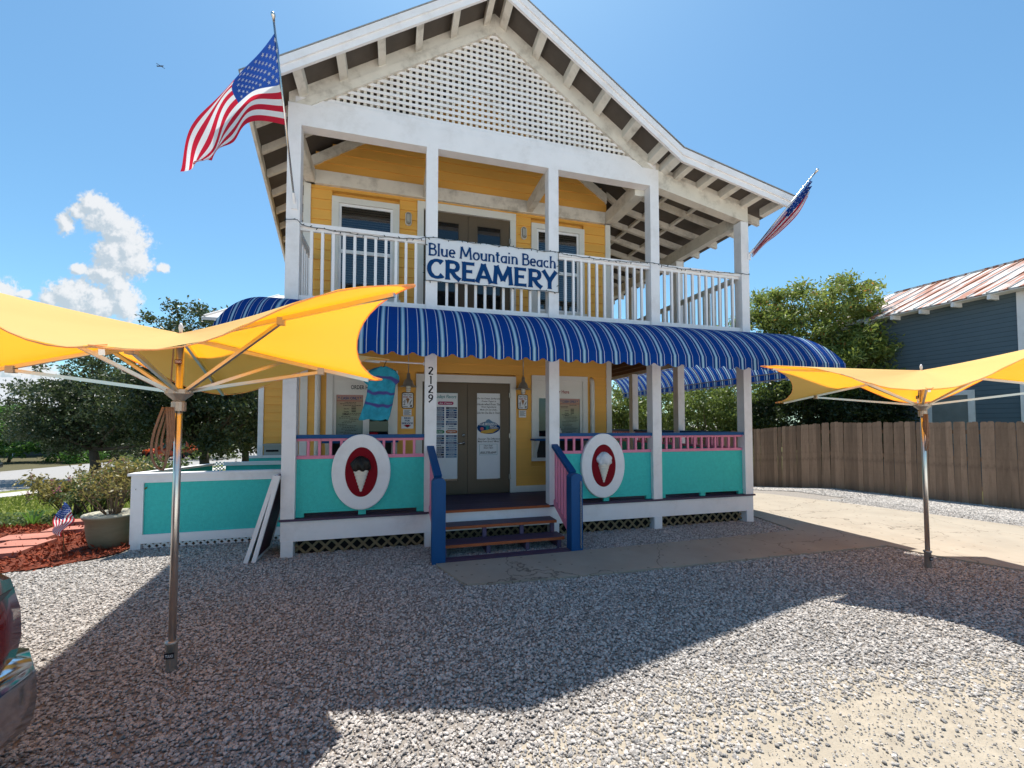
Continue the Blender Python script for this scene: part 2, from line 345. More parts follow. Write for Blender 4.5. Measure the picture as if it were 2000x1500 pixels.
# mulch chips, one loose mass
n = 9000; P = np.stack([rng.uniform(-6.5,-2.2,n), rng.uniform(.1,3.6,n)], 1); P = P[inside(P, MULCH)]
P3 = np.column_stack([P, [(.025+.02*random.random()+g(y)) for y in P[:,1]]]); V, F = leaves(P3, .07, .35, .0)
np_mesh('mulch_chips', V, F, mat('mulch_bark', (.26, .055, .025), .9, .4, 30, .3, rnd=0), kind='stuff')['label'] = 'red shredded bark mulch'
# lawn grass blades
n = 26000; u = rng.random(n)**1.6; yy = 3.4+u*20; xx = rng.uniform(0, 1, n); x0 = np.array([L1(-11.6)(y) for y in yy]); xx = x0+(-2.6-x0)*xx
zz = np.array([g(y) for y in yy]); b0 = np.stack([xx, yy, zz], 1); h = (.05+.05*rng.random(n))[:,None]; dd = rng.normal(size=(n,3))*.35; dd[:,2] = 1; sd = rng.normal(size=(n,3)); sd[:,2] = 0; sd *= .012/np.linalg.norm(sd, axis=1)[:,None]*(1+yy[:,None]*.12)
V = np.stack([b0-sd, b0+sd, b0+dd*h], 1).reshape(-1,3); F = np.arange(3*n).reshape(-1,3)
np_mesh('lawn_grass', V, F, mat('grass_blade', (.20, .24, .05), .7, .3, 2, 0, trans=(.25,.32,.05), tmix=.3), kind='stuff')['label'] = 'short sunlit lawn grass'
# gravel: real stones, scattered as instances
pebm = mat('gravel_stone', (.46, .43, .40), .85, .14, 20, .5, 90, rnd=.42)
pc = bpy.data.collections.new('gravel_source')
for k in range(6):
    nr, ns = 5, 7; rs = []
    for i in range(nr):
        th = math.pi*(i+.5)/nr; rs.append([(math.sin(th)*math.cos(2*math.pi*j/ns)*(.68+.6*random.random()), math.sin(th)*math.sin(2*math.pi*j/ns)*(.5+.42*random.random()), math.cos(th)*(.36+.2*random.random())) for j in range(ns)])
    M = MB(); M.rings(rs); me = bpy.data.meshes.new('stone'); me.from_pydata(M.v, [], M.f); me.materials.append(pebm)
    me.polygons.foreach_set('use_smooth', [k == 0]*len(me.polygons)); pc.objects.link(bpy.data.objects.new('stone', me))
def scatter(name, P, size, label):
    n = len(P); me = bpy.data.meshes.new(name); me.vertices.add(n); me.vertices.foreach_set('co', P.ravel().astype(np.float32))
    a = me.attributes.new('sz', 'FLOAT', 'POINT'); a.data.foreach_set('value', size.astype(np.float32))
    a = me.attributes.new('rt', 'FLOAT_VECTOR', 'POINT'); a.data.foreach_set('vector', np.stack([rng.normal(0,.35,n), rng.normal(0,.35,n), rng.uniform(0,6.28,n)],1).ravel().astype(np.float32))
    o = bpy.data.objects.new(name, me); COL.objects.link(o); o['kind'] = 'stuff'; o['label'] = label
    gt = bpy.data.node_groups.new(name, 'GeometryNodeTree'); gt.interface.new_socket('G', in_out='INPUT', socket_type='NodeSocketGeometry'); gt.interface.new_socket('G', in_out='OUTPUT', socket_type='NodeSocketGeometry')
    i_ = gt.nodes.new('NodeGroupInput'); o_ = gt.nodes.new('NodeGroupOutput'); ip = gt.nodes.new('GeometryNodeInstanceOnPoints'); ci = gt.nodes.new('GeometryNodeCollectionInfo')
    ci.inputs[0].default_value = pc; ci.inputs['Separate Children'].default_value = True; ci.inputs['Reset Children'].default_value = True
    ip.inputs['Pick Instance'].default_value = True
    for nm, ty, so in (('sz', 'FLOAT', 'Scale'), ('rt', 'FLOAT_VECTOR', 'Rotation')):
        na = gt.nodes.new('GeometryNodeInputNamedAttribute'); na.data_type = ty; na.inputs[0].default_value = nm
        gt.links.new([s for s in na.outputs if s.enabled][0], ip.inputs[so])
    gt.links.new(i_.outputs[0], ip.inputs[0]); gt.links.new(ci.outputs[0], ip.inputs['Instance']); gt.links.new(ip.outputs[0], o_.inputs[0])
    md = o.modifiers.new('scatter', 'NODES'); md.node_group = gt
    return o
n = 430000; P = np.stack([rng.uniform(-3.6, 13.9, n), rng.uniform(-5.4, 1.25, n)], 1)
keep = ~inside(P, DRIVE) & ~inside(P, MULCH) & ~((P[:,0] > -.02) & (P[:,0] < 7.7) & (P[:,1] > .1)) & ~((P[:,0] < -2.2) & (P[:,1] > .45))
keep &= ~((P[:,0] > 6) & (P[:,1] < -4.6)) & ~((P[:,0] < -1.9) & (P[:,1] < -4.0))
cx = (P[:,0]-4.15)/1.75; cy = (P[:,1]+4.78)/.76; insand = cx**2+cy**2
wob = .5*np.sin(P[:,0]*5.1+1.3*np.sin(P[:,1]*4))+.45*np.sin(P[:,1]*9+P[:,0]*3)+.35*np.sin(P[:,0]*13-P[:,1]*11)+.3*np.sin(P[:,1]*23+2*P[:,0])
keep &= rng.random(n) < np.clip(.42+(insand-.7)*1.1+.34*wob, .06, 1)
P = P[keep]; sz = .0072+.0115*rng.random(len(P))**2.2
n2_ = 16000; Q = np.stack([rng.uniform(1.8, 6.6, n2_), rng.uniform(-5.3, -3.6, n2_)], 1); Q = Q[((Q[:,0]-4.05)/2.4)**2+((Q[:,1]+4.72)/1.2)**2 < 1]
P = np.concatenate([P, Q]); sz = np.concatenate([sz, .002+.006*rng.random(len(Q))**2])
scatter('gravel', np.column_stack([P, .004+.009*rng.random(len(P))]), sz, 'grey crushed stone gravel covering the yard')
n = 26000; u = rng.random(n); yy = -5+u*12; bx = 13.95-.155*(yy+1)*1.6; P = np.stack([bx-rng.random(n)*1.6, yy], 1); P = P[~inside(P, DRIVE)]
scatter('gravel_verge', np.column_stack([P, [g(y)+.01 for y in P[:,1]]]), (.012+.012*rng.random(len(P))), 'gravel strip at the foot of the board fence')

# ------------------------------------------------------------------ shop building
B = thing('creamery_building', 'two-storey yellow shop with white gable lattice, balcony and pink and teal porch', 'building', (2.83, 1.3, 0))
PX = [0, 1.87, 3.80, 5.67, 7.58]; SY = [1.85, 3.73, 5.6]
ZD, ZC, ZB, ZR = .51, 1.63, 3.40, 4.556
HW = .085; YW = 1.277
ROOF = lambda x: 8.33-.655*abs(x-2.83) if x < 5.9 else 6.319-.205*(x-5.9)
wall = MB(); wall.prism([(-.09,1.345,-.1),(5.5,1.345,-.1),(5.5,1.345,6.45),(2.83,1.345,8.2),(-.09,1.345,6.28)], (0,8.2,0)); wall = wall.build('wall', yellow, B)
def siding(x0, x1, z0, z1, holes, y, course=.172, lim=None, par=None):
    z = z0
    while z < z1-.02:
        zt = min(z+course, z1); segs = [(x0, x1)]
        for (a, b_, c, d) in holes:
            if d > z+.01 and c < zt-.01: segs = [s for q in segs for s in ((q[0], min(q[1], a)), (max(q[0], b_), q[1])) if s[1]-s[0] > .02]
        for a, b_ in segs:
            if lim: a = max(a, lim(zt)[0]); b_ = min(b_, lim(zt)[1])
            if b_-a < .05: continue
            e0 = .004*random.random()
            M = MB(); M.hexa(((a,y-.022-e0,z),(b_,y-.022-e0,z),(b_,y+.06,z),(a,y+.06,z),(a,y-.004,zt+.004),(b_,y-.004,zt+.004),(b_,y+.06,zt+.004),(a,y+.06,zt+.004)))
            M.build('siding_board', yellow, par or wall)
        z = zt
DX0, DX1 = 1.83, 3.43
lowholes = [(DX0-.1, DX1+.11, 0, 2.66), (.27, 1.41, 1.08, 2.70), (3.85, 5.0, 1.08, 2.70)]
uphp = [(DX0-.1, DX1+.11, 3, 5.70), (.31, 1.41, 3.86, 5.63), (3.85, 4.95, 3.86, 5.63)]
siding(-.02, 5.42, ZD+.12, 3.3, lowholes, YW); siding(-.02, 5.42, ZB+.1, 5.8, uphp, YW)
siding(-.02, 5.42, 6.03, 8.1, [], YW, lim=lambda z: (2.83-(8.2-z)/.655, 2.83+(8.2-z)/.655))
def part(name, m, *boxes, par=None, smooth=False):
    M = MB()
    for b_ in boxes: M.box(*b_)
    return M.build(name, m, par or B, smooth)
part('corner_board', trimw, (5.42, 5.53, YW-.035, YW+.12, ZD, 6.0)); part('corner_board', trimw, (-.13, -.02, YW-.035, YW+.12, ZD, 6.0))
part('base_board', trimw, (-.02, DX0-.1, YW-.03, YW+.06, ZD, ZD+.12)); part('base_board', trimw, (DX1+.11, 5.42, YW-.03, YW+.06, ZD, ZD+.12))
part('wall_beam', oldwhite, (-.1, 5.52, YW-.07, YW+.06, 5.80, 6.03))
# --- floors
part('porch_deck', purple, (-.06, 7.66, -.05, 6.2, ZD-.03, ZD-.005))
for k in range(9):                                                      # deck boards run along the front
    y0 = -.045+k*.148; part('deck_board', purple, (1.96 if k == 0 else -.03, 3.72 if k == 0 else 7.63, y0, y0+.142, ZD-.01, ZD+.004))
part('deck_edge', orange, (1.97, 3.71, -.075, -.05, ZD-.032, ZD+.002))
part('porch_fascia', white, (-.085, 7.665, -.045, -.0, .21, ZD-.03)); part('porch_fascia', white, (7.63, 7.665, 0, 6.2, .21, ZD-.03)); part('porch_fascia', white, (-.085, -.05, 0, 1.2, .21, ZD-.03))
part('deck_trim', purple, (-.1, 1.83, -.075, -.046, ZD-.03, ZD)); part('deck_trim', purple, (3.86, 7.69, -.075, -.046, ZD-.03, ZD))
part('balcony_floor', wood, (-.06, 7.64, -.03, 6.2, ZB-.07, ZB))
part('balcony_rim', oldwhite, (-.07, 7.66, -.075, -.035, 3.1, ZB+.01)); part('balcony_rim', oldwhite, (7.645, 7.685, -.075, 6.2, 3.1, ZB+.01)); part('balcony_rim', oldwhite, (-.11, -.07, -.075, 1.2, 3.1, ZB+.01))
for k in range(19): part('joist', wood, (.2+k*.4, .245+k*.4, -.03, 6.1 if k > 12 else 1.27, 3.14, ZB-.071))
# --- posts
def post(x, y, z0, z1, m=white): return part('post', m, (x-HW, x+HW, y-HW+.03, y+HW+.03, z0, z1))
for i, x in enumerate(PX):
    post(x, 0, ZD, 3.10); post(x, 0, ZB+.002, 5.905 if i < 4 else 5.53)
    part('post_foot', white, (x-.075, x+.075, -.055, .09, -.05, .215))
for y in SY:
    post(PX[4], y, ZD, 3.12); post(PX[4], y, ZB, 5.48)
    part('post_foot', white, (PX[4]-.06, PX[4]+.06, y-.06, y+.06, -.3, .22))
# --- balcony railings
def railing(p, q, zt, zb, m, bm, spacing, name, tw=.09, th=.055, bw=.038, sub=.044, bh=.07):
    p = Vector((*p, 0)); q = Vector((*q, 0)); d = (q-p); L = d.length; d.normalize()
    M = MB(); M.beam(p+Vector((0,0,zt-th/2)), q+Vector((0,0,zt-th/2)), tw, th); M.beam(p+Vector((0,0,zt-th-sub/2)), q+Vector((0,0,zt-th-sub/2)), bw+.004, sub)
    rl = M.build(name, m, B); M = MB(); M.beam(p+Vector((0,0,zb+bh/2)), q+Vector((0,0,zb+bh/2)), .05, bh); M.build('shoe_rail', m, rl)
    n = max(2, round(L/spacing)); s = None
    for k in range(1, n):
        c = p+d*(L*k/n)
        if s is None:
            M = MB(); M.box(-bw/2, bw/2, -bw/2, bw/2, zb+bh, zt-th-sub); o0 = W[B.name]
            M.v = [(v[0]+o0.x, v[1]+o0.y, v[2]+o0.z) for v in M.v]; s = M.build('baluster', bm, rl); s.location = (c.x-o0.x, c.y-o0.y, -o0.z)
        else: share(s, rl, (c.x-o0.x, c.y-o0.y, -o0.z))
    return rl
for i in range(4): railing((PX[i]+HW, .02), (PX[i+1]-HW, .02), ZR, 3.48, white, white, .142, 'balcony_railing')
for a, b_ in zip([0]+SY[:-1], SY): railing((PX[4], a+HW+.03), (PX[4], b_-HW+.03), ZR, 3.48, oldwhite, oldwhite, .15, 'balcony_railing')
railing((-.0, .12), (-.0, 1.2), ZR, 3.48, white, white, .15, 'balcony_railing')
for i in range(4):
    xm = (PX[i]+PX[i+1])/2; part('rail_block', white, (xm-.06, xm+.06, -.0, .05, ZB+.001, 3.48))
# --- porch railings: blue cap, pink spindles, teal panel on little feet
def porch_rail(p, q):
    pv = Vector((*p, 0)); qv = Vector((*q, 0)); d = (qv-pv).normalized()
    M = MB(); M.beam(pv+Vector((0,0,ZC-.025)), qv+Vector((0,0,ZC-.025)), .13, .05); M.build('rail_cap', blue, B)
    rl = railing(p, q, 1.578, 1.30, pink, pink, .145, 'porch_railing', .06, .026, .034, .008, .045)
    M = MB(); M.beam(pv+Vector((0,0,.935)), qv+Vector((0,0,.935)), .03, .725); pn = M.build('porch_panel', teal, B)
    M = MB(); M.beam(pv+Vector((0,0,.585)), qv+Vector((0,0,.585)), .055, .03)
    for f in (.03, .5, .97): c = pv.lerp(qv, f); M.beam(c-d*.05+Vector((0,0,.542)), c+d*.05+Vector((0,0,.542)), .045, .062)
    M.build('panel_foot_rail', teal, B)
for i in (0, 2, 3): porch_rail((PX[i]+HW+.002, .03), (PX[i+1]-HW-.002, .03))
for a, b_ in zip([0]+SY[:-1], SY): porch_rail((PX[4], a+HW+.04), (PX[4], b_-HW+.02))
# --- skirt lattice
def diag_lattice(x0, x1, z0, z1, y, m, sp=.165, w=.034, par=None, name='lattice_strip'):
    h = z1-z0
    for sgn in (1, -1):
        x = x0-h
        while x < x1+h:
            a, b_ = (x, x+h) if sgn > 0 else (x+h, x)           # (bottom x, top x)
            t0, t1 = 0., 1.
            for (xx, side) in ((x0, 0), (x1, 1)):
                da = (a-xx, b_-xx)
                if side == 0:
                    if da[0] < 0 and da[1] < 0: t0 = 2
                    elif da[0] < 0: t0 = max(t0, -da[0]/(da[1]-da[0]))
                    elif da[1] < 0: t1 = min(t1, da[0]/(da[0]-da[1]))
                else:
                    if da[0] > 0 and da[1] > 0: t0 = 2
                    elif da[0] > 0: t0 = max(t0, da[0]/(da[0]-da[1]))
                    elif da[1] > 0: t1 = min(t1, -da[0]/(da[1]-da[0]))
            if t1-t0 > .12:
                M = MB(); yy_ = y+(.007 if sgn > 0 else -.001)
                M.beam((a+(b_-a)*t0, yy_, z0+h*t0), (a+(b_-a)*t1, yy_, z0+h*t1), .006, w, (1,0,1) if sgn < 0 else (-1,0,1)); M.build(name, m, par or B)
            x += sp
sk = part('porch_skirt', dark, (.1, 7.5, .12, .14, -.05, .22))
for i in (0, 2, 3): diag_lattice(PX[i]+.08, PX[i+1]-.08, -.02, .215, .06, tan, par=sk)
diag_lattice(PX[1]+.08, PX[2]-.08, -.02, .215, .09, tan, .13, par=sk)
# --- gable front
MB().box(-.085, 5.755, -.055, .115, 5.905, 6.205).build('gable_beam', white, B)
M = MB(); M.prism([(5.755,-.055,5.905-.01),(7.66,-.055,5.52),(7.66,-.055,5.80),(5.755,-.055,6.195)], (0,.17,0)); M.build('gable_beam', oldwhite, B)
gl = part('gable_sill', white, (.0, 5.72, -.03, .09, 6.207, 6.32))
rk = .37
def slope_board(name, x0, x1, d0, d1, y0, y1, m, par=B):
    M = MB(); M.prism([(x0,y0,ROOF(x0)-d0),(x1,y0,ROOF(x1)-d0),(x1,y0,ROOF(x1)-d1),(x0,y0,ROOF(x0)-d1)], (0,y1-y0,0)); return M.build(name, m, par)
for x0, x1 in ((-.085, 2.829), (2.831, 5.75)):
    slope_board('rake_frieze', x0, x1, .055, .255, -.02, .1, oldwhite); slope_board('rake_trim', x0 if x0 > 0 else .0, x1 if x1 < 5 else 5.68, .257, .39, -.045, .09, oldwhite)
slope_board('rake_frieze', 5.752, 7.62, .055, .25, -.02, .1, oldwhite)
lat = MB(); lat.box(.3, 5.4, .052, .054, 6.3, 6.322); lat = lat.build('gable_lattice', oldwhite, B)
inv = lambda z: (8.33-.36-z)/.655
z = 6.36
while z < 7.93:
    w = inv(z); M = MB(); M.box(2.83-w, 2.83+w, -.006, .004, z-.022, z+.022); M.build('lattice_strip', white, lat); z += .0905
x = .45
while x < 5.25:
    zt = 8.33-.37-.655*abs(x-2.83)
    if zt > 6.4: M = MB(); M.box(x-.022, x+.022, .006, .016, 6.318, zt); M.build('lattice_strip', oldwhite, lat)
    x += .0915
# --- roof
roofm = mat('roof_metal', (.36, .36, .36), .5, .05, 5, .05, metal=.3)
YF, YB = -.5, 9.6; EX = lambda y: -.50-.125*(y-YF)
ZE = lambda x: 8.33-.655*(2.83-x)
def slab(name, a, b_, c, d, th, m):
    up = Vector((0,0,th)); M = MB(); M.hexa([Vector(p) for p in (a, b_, c, d)]+[Vector(p)+up for p in (a, b_, c, d)]); return M.build(name, m, B)
z3 = lambda x, y, dz=-.05: (x, y, ROOF(x)+dz)
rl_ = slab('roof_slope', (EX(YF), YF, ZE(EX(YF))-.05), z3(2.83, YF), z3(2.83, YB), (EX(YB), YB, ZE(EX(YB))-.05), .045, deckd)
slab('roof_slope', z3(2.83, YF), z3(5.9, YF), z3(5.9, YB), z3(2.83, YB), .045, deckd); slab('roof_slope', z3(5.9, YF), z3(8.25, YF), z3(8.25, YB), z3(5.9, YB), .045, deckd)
def rslab(a, b_, c, d): return slab('roof_sheet', a, b_, c, d, .012, roofm)
rslab((EX(YF)-.03, YF-.05, ZE(EX(YF)-.03)), z3(2.83, YF-.05, 0), z3(2.83, YB, 0), (EX(YB)-.03, YB, ZE(EX(YB)-.03))); rslab(z3(2.83, YF-.05, 0), z3(5.93, YF-.05, 0), z3(5.93, YB, 0), z3(2.83, YB, 0)); rslab(z3(5.93, YF-.05, .008), z3(8.3, YF-.05, .008), z3(8.3, YB, .008), z3(5.93, YB, .008))
for x0, x1 in ((-.515, 2.829), (2.831, 5.9), (5.9, 8.27)):
    slope_board('barge_board', x0, x1, .005, .115, YF-.04, YF-.0, white); slope_board('barge_board', x0, x1, .10, .215, YF-.018, YF+.022, white)
def lookout(x):                                                           # short outriggers under the front overhang
    s = -.205 if x > 5.9 else (-.655 if x > 2.83 else .655); dx = .05
    M = MB(); M.prism([(x-dx,YF+.02,ROOF(x)-.052-s*dx),(x+dx,YF+.02,ROOF(x)-.052+s*dx),(x+dx,YF+.02,ROOF(x)-.19+s*dx),(x-dx,YF+.02,ROOF(x)-.19-s*dx)], (0,.46,0)); M.build('lookout', oldwhite, B)
for x in (-.45,.1,.62,1.14,1.66,2.18,2.7,2.96,3.5,4.04,4.58,5.12,5.62,5.85,6.12,6.6,7.08,7.56,8.02): lookout(x)
k = 0; y = .2
while y < 9.2:                                                            # rafters of the left eave and porch
    for (xa, xb) in ((EX(y)+.03, 2.78 if y < 1.2 else -.1), (2.88 if y < 1.2 else 5.5, 5.88), (5.9, 8.2)):
        if xb-xa < .1: continue
        f = (lambda x: ZE(x)) if xa < 0 else ROOF
        M = MB(); M.prism([(xa,y,f(xa)-.052),(xb,y,f(xb)-.052),(xb,y,f(xb)-.052-.14),(xa,y,f(xa)-.052-.11)], (0,.065,0)); M.build('rafter', oldwhite, B)
    y += .56
M = MB(); M.hexa([(EX(YF)-.02,YF,ZE(EX(YF))-.2),(EX(YF)+.02,YF,ZE(EX(YF))-.2),(EX(YB)+.02,YB,ZE(EX(YB))-.2),(EX(YB)-.02,YB,ZE(EX(YB))-.2),(EX(YF)-.02,YF,ZE(EX(YF))-.01),(EX(YF)+.02,YF,ZE(EX(YF))-.01),(EX(YB)+.02,YB,ZE(EX(YB))-.01),(EX(YB)-.02,YB,ZE(EX(YB))-.01)]); M.build('eave_fascia', oldwhite, B)
for x in (6.35, 7.0): slope = M = MB(); M.box(x-.035, x+.035, .1, 9.4, ROOF(x)-.115, ROOF(x)-.06); M.build('purlin', oldwhite, B)
part('eave_beam', oldwhite, (7.51, 7.65, .12, 9.2, 5.50, 5.74)); part('plate_beam', oldwhite, (5.40, 5.54, .12, 9.2, 5.80, 6.03)); part('plate_beam', oldwhite, (-.1, .04, .12, 9.2, 5.80, 6.03))
for x in (0.0, 1.87, 3.80, 5.56): part('tie_beam', oldwhite, (x-.055, x+.055, .117, YW-.072, 5.81, 6.0))
M = MB(); M.prism([(-.02,YW-.05,ROOF(-.02)-.2),(2.83,YW-.05,ROOF(2.83)-.2),(5.45,YW-.05,ROOF(5.45)-.2),(5.45,YW-.05,ROOF(5.45)-.38),(2.83,YW-.05,ROOF(2.83)-.38),(-.02,YW-.05,ROOF(-.02)-.38)], (0,.06,0)); M.build('wall_rake_board', oldwhite, B)
# --- stairs
for x in (2.02, 2.62, 3.18, 3.66): part('stair_stringer', mat('purple_stringer', (.11, .085, .15), .6, .1, 6, .15), (x-.028, x+.028, -.32, -.27, .0, .305), (x-.026, x+.026, -.60, -.55, .0, .135), (x-.03, x+.03, -.58, -.05, -.02, .10))
for yf, z in ((-.33, .34), (-.63, .17)):
    part('stair_tread', purple, (1.99, 3.72, yf, yf+.3, z-.035, z)); part('tread_nosing', orange, (1.99, 3.72, yf-.012, yf-.001, z-.038, z-.001))
part('stair_sill', purple, (1.99, 3.72, -.86, -.72, 0, .04)); part('stair_riser', white, (1.97, 3.71, -.05, -.046, .22, ZD-.033))
def stair_rail(x, xp):
    M = MB(); ring = []
    w = .085
    prof = [(0,.0),(0,1.07),(.02,1.10),(.05,1.115),(.12,1.115),(.15,1.10),(.17,1.07),(.17,0)]
    M.prism([(x-w+a, -.88, b_-.03) for a, b_ in prof], (0,.17,0)); M.build('newel_post', blue, B)
    M = MB(); M.beam((xp, -.045, 1.44), (x, -.73, 1.09), .10, .05); M.build('stair_handrail', blue, B)
    ma = MB(); ma.beam((xp, -.05, .56), (x, -.74, .19), .035, .09); ma.build('stair_shoe_rail', pink, B)
    for k in range(6):
        f = (k+.6)/6.3; yy = -.05-.68*f; xx = xp+(x-xp)*f; part('stair_baluster', pink, (xx-.016, xx+.016, yy-.022, yy+.022, .56-.37*f-.02, 1.42-.35*f))
    M = MB(); M.beam((xp, -.05, 1.395), (x, -.73, 1.045), .04, .05); M.build('stair_sub_rail', pink, B)
stair_rail(1.915, 1.87); stair_rail(3.81, 3.80)
# --- doors
def door(z0, z1, upper):
    d = part('door', brown, (DX0, DX1, YW+.0, YW+.05, z0, z1))
    part('door_trim', trimw, (DX0-.11, DX0, YW-.045, YW+.05, z0, z1), (DX1, DX1+.11, YW-.045, YW+.05, z0, z1), (DX0-.11, DX1+.11, YW-.05, YW+.05, z1, z1+.13), par=d)
    xm = (DX0+DX1)/2
    for a, b_ in ((DX0+.02, xm-.004), (xm+.004, DX1-.02)):
        lf = part('door_leaf', brown, (a, a+.15, YW-.03, YW+.0, z0+.01, z1-.02), (b_-.15, b_, YW-.03, YW+.0, z0+.01, z1-.02), (a+.15, b_-.15, YW-.03, YW+.0, z0+.01, z0+.23), (a+.15, b_-.15, YW-.03, YW+.0, z1-.17, z1-.02), par=d)
        part('door_pane', mat('dark_glass', (.006, .008, .010), .04, .05, 4, 0, spec=.8), (a+.15, b_-.15, YW-.012, YW-.002, z0+.23, z1-.17), par=d)
        part('pane_bead', brown, (a+.15, a+.17, YW-.038, YW-.012, z0+.23, z1-.17), (b_-.17, b_-.15, YW-.038, YW-.012, z0+.23, z1-.17), (a+.17, b_-.17, YW-.038, YW-.012, z0+.23, z0+.25), (a+.17, b_-.17, YW-.038, YW-.012, z1-.19, z1-.17), par=d)
    for z in (z0+1.06, z0+.92):
        M = MB(); M.lathe([(.0,-.05),(.028,-.045),(.03,-.03),(.022,-.0)], (xm-.07, YW-.03, z), 12, 'y')
        if z < z0+1: M.tube([(xm-.07, YW-.07, z), (xm-.12, YW-.075, z), (xm-.19, YW-.07, z-.01)], .012, 8)
        M.build('door_handle', steel, d, True)
    for z in (z0+.25, z0+1.0, z0+1.75): part('hinge', galv, (DX1-.025, DX1+.012, YW-.05, YW-.03, z, z+.09), par=d)
    return d
d1 = door(ZD+.005, 2.53, False); d2 = door(ZB+.02, 5.62, True)
# --- windows upstairs with blinds
blindm = mat('blind_slat', (.30, .29, .27), .6, .04, 4, 0)
def window(x0, x1, z0, z1):
    w = part('window', trimw, (x0, x0+.11, YW-.05, YW+.05, z0, z1), (x1-.11, x1, YW-.05, YW+.05, z0, z1), (x0, x1, YW-.055, YW+.05, z1, z1+.1), (x0-.03, x1+.03, YW-.08, YW+.05, z0-.07, z0))
    zm = (z0+z1)/2-.02; a, b_ = x0+.11, x1-.11
    part('window_sash', white, (a, a+.04, YW-.02, YW+.02, z0, z1), (b_-.04, b_, YW-.02, YW+.02, z0, z1), (a+.04, b_-.04, YW-.02, YW+.02, z1-.04, z1), (a+.04, b_-.04, YW-.02, YW+.02, z0, z0+.05), (a+.04, b_-.04, YW-.025, YW+.02, zm-.03, zm+.03), par=w)
    M = MB(); z = z0+.06
    while z < z1-.04: M.hexa(((a+.04,YW+.03,z),(b_-.04,YW+.03,z),(b_-.04,YW+.05,z+.022),(a+.04,YW+.05,z+.022),(a+.04,YW+.03,z+.003),(b_-.04,YW+.03,z+.003),(b_-.04,YW+.05,z+.025),(a+.04,YW+.05,z+.025))); z += .042
    M.build('blind', blindm, w)
    part('room_dark', dark, (a, b_, YW+.056, YW+.062, z0, z1), par=w)
    for q0, q1 in ((z0+.05, zm-.03), (zm+.03, z1-.04)): part('window_pane', glass, (a+.04, b_-.04, YW-.003, YW+.002, q0, q1), par=w)
window(.31, 1.41, 3.93, 5.53); window(3.85, 4.95, 3.93, 5.53)
# --- serving windows downstairs
menum = bpy.data.materials.new('menu_print'); menum.use_nodes = True; t = menum.node_tree; b = t.nodes['Principled BSDF']
tx = N(t, 'ShaderNodeTexCoord'); sx = N(t, 'ShaderNodeSeparateXYZ'); t.links.new(tx.outputs['Generated'], sx.inputs[0]); rp = N(t, 'ShaderNodeValToRGB'); t.links.new(sx.outputs[2], rp.inputs[0])
rp.color_ramp.elements[0].color = (.05,.13,.17,1); rp.color_ramp.elements[1].color = (.42,.20,.17,1)
for p_, c_ in ((.35,(.16,.22,.17,1)),(.62,(.27,.28,.16,1)),(.85,(.38,.24,.15,1))): e = rp.color_ramp.elements.new(p_); e.color = c_
t.links.new(rp.outputs[0], b.inputs['Base Color']); b.inputs['Roughness'].default_value = .25
dglass = MATS['dark_glass']
def serving(x0, x1, caption, menu_left):
    z0, z1 = 1.08, 2.70
    w = part('serving_window', trimw, (x0, x0+.1, YW-.05, YW+.05, z0, z1-.1), (x1-.1, x1, YW-.05, YW+.05, z0, z1-.1), (x0, x1, YW-.055, YW+.05, z1-.1, z1), (x0+.1, x1-.1, YW-.03, YW+.05, 2.32, z1-.1), (x0+.1, x1-.1, YW-.04, YW+.05, 2.50, 2.53), (x0+.1, x1-.1, YW-.04, YW+.05, z0, z0+.06))
    a, b_ = x0+.1, x1-.1; xm = a+(b_-a)*(.56 if menu_left else .44)
    part('window_sash', trimw, (a, a+.05, YW-.02, YW+.03, 1.5, 2.32), (b_-.05, b_, YW-.02, YW+.03, 1.5, 2.32), (a+.05, b_-.05, YW-.02, YW+.03, 2.27, 2.32), (xm-.05, xm+.05, YW-.025, YW+.03, 1.5, 2.27), (a+.05, b_-.05, YW-.02, YW+.03, 1.5, 1.54), par=w)
    mn, gl_ = ((a+.05, xm-.05), (xm+.05, b_-.05)) if menu_left else ((xm+.05, b_-.05), (a+.05, xm-.05))
    mb = part('menu_board', menum, (*mn, YW+.0, YW+.012, 1.54, 2.27), par=w)
    part('window_pane', dglass, (*gl_, YW+.0, YW+.01, 1.54, 2.27), par=w)
    part('counter', blue, (x0-.02, x1+.02, YW-.3, YW-.0, 1.47, 1.505), par=w)
    for x in (x0+.02, x1-.08):
        M = MB(); M.prism([(x, YW-.02, 1.10), (x, YW-.02, 1.468), (x, YW-.26, 1.468), (x, YW-.08, 1.2)], (.06,0,0)); M.build('bracket', trimw, w)
    part('panel_dark', mat('dark_panel', (.05, .045, .045), .6), (a, b_, YW+.0, YW+.012, 1.14, 1.47), par=w)
    xc = (x0+x1)/2; text(w, caption, xc-.19, xc+.19, 2.365, 2.435, YW-.0325, redp if not menu_left else ink, 0, .01)
    m0, m1 = mn; text(w, '* CASH ONLY *', m0+.03, m1-.03, 2.19, 2.24, YW-.002, navy, 0, .02)
    part('menu_rule', redp, (m0+.005, m1-.005, YW-.003, YW-.001, 2.165, 2.172), par=w)
    for k, s in enumerate(('Single', 'Double', 'Pint')): text(w, s, m0+.12, m0+.2, 2.02-.045*k, 2.045-.045*k, YW-.002, ink, 0, .02)
    M = MB()
    for k in range(22):
        z = 2.14-.0265*k
        if 3 <= k <= 6:
            M.box(m0+.24, m0+.31, YW-.003, YW-.001, z, z+.012); continue
        ln = random.uniform(.35, .8)*(m1-m0)*.9; xs = m0+.02+random.random()*((m1-m0)*.9-ln); xe = xs+ln
        while xs < xe: q_ = random.uniform(.012, .04); M.box(xs, min(xs+q_, xe), YW-.003, YW-.001, z, z+.008); xs += q_+.008
    M.build('menu_small_print', ink, w)
    return w
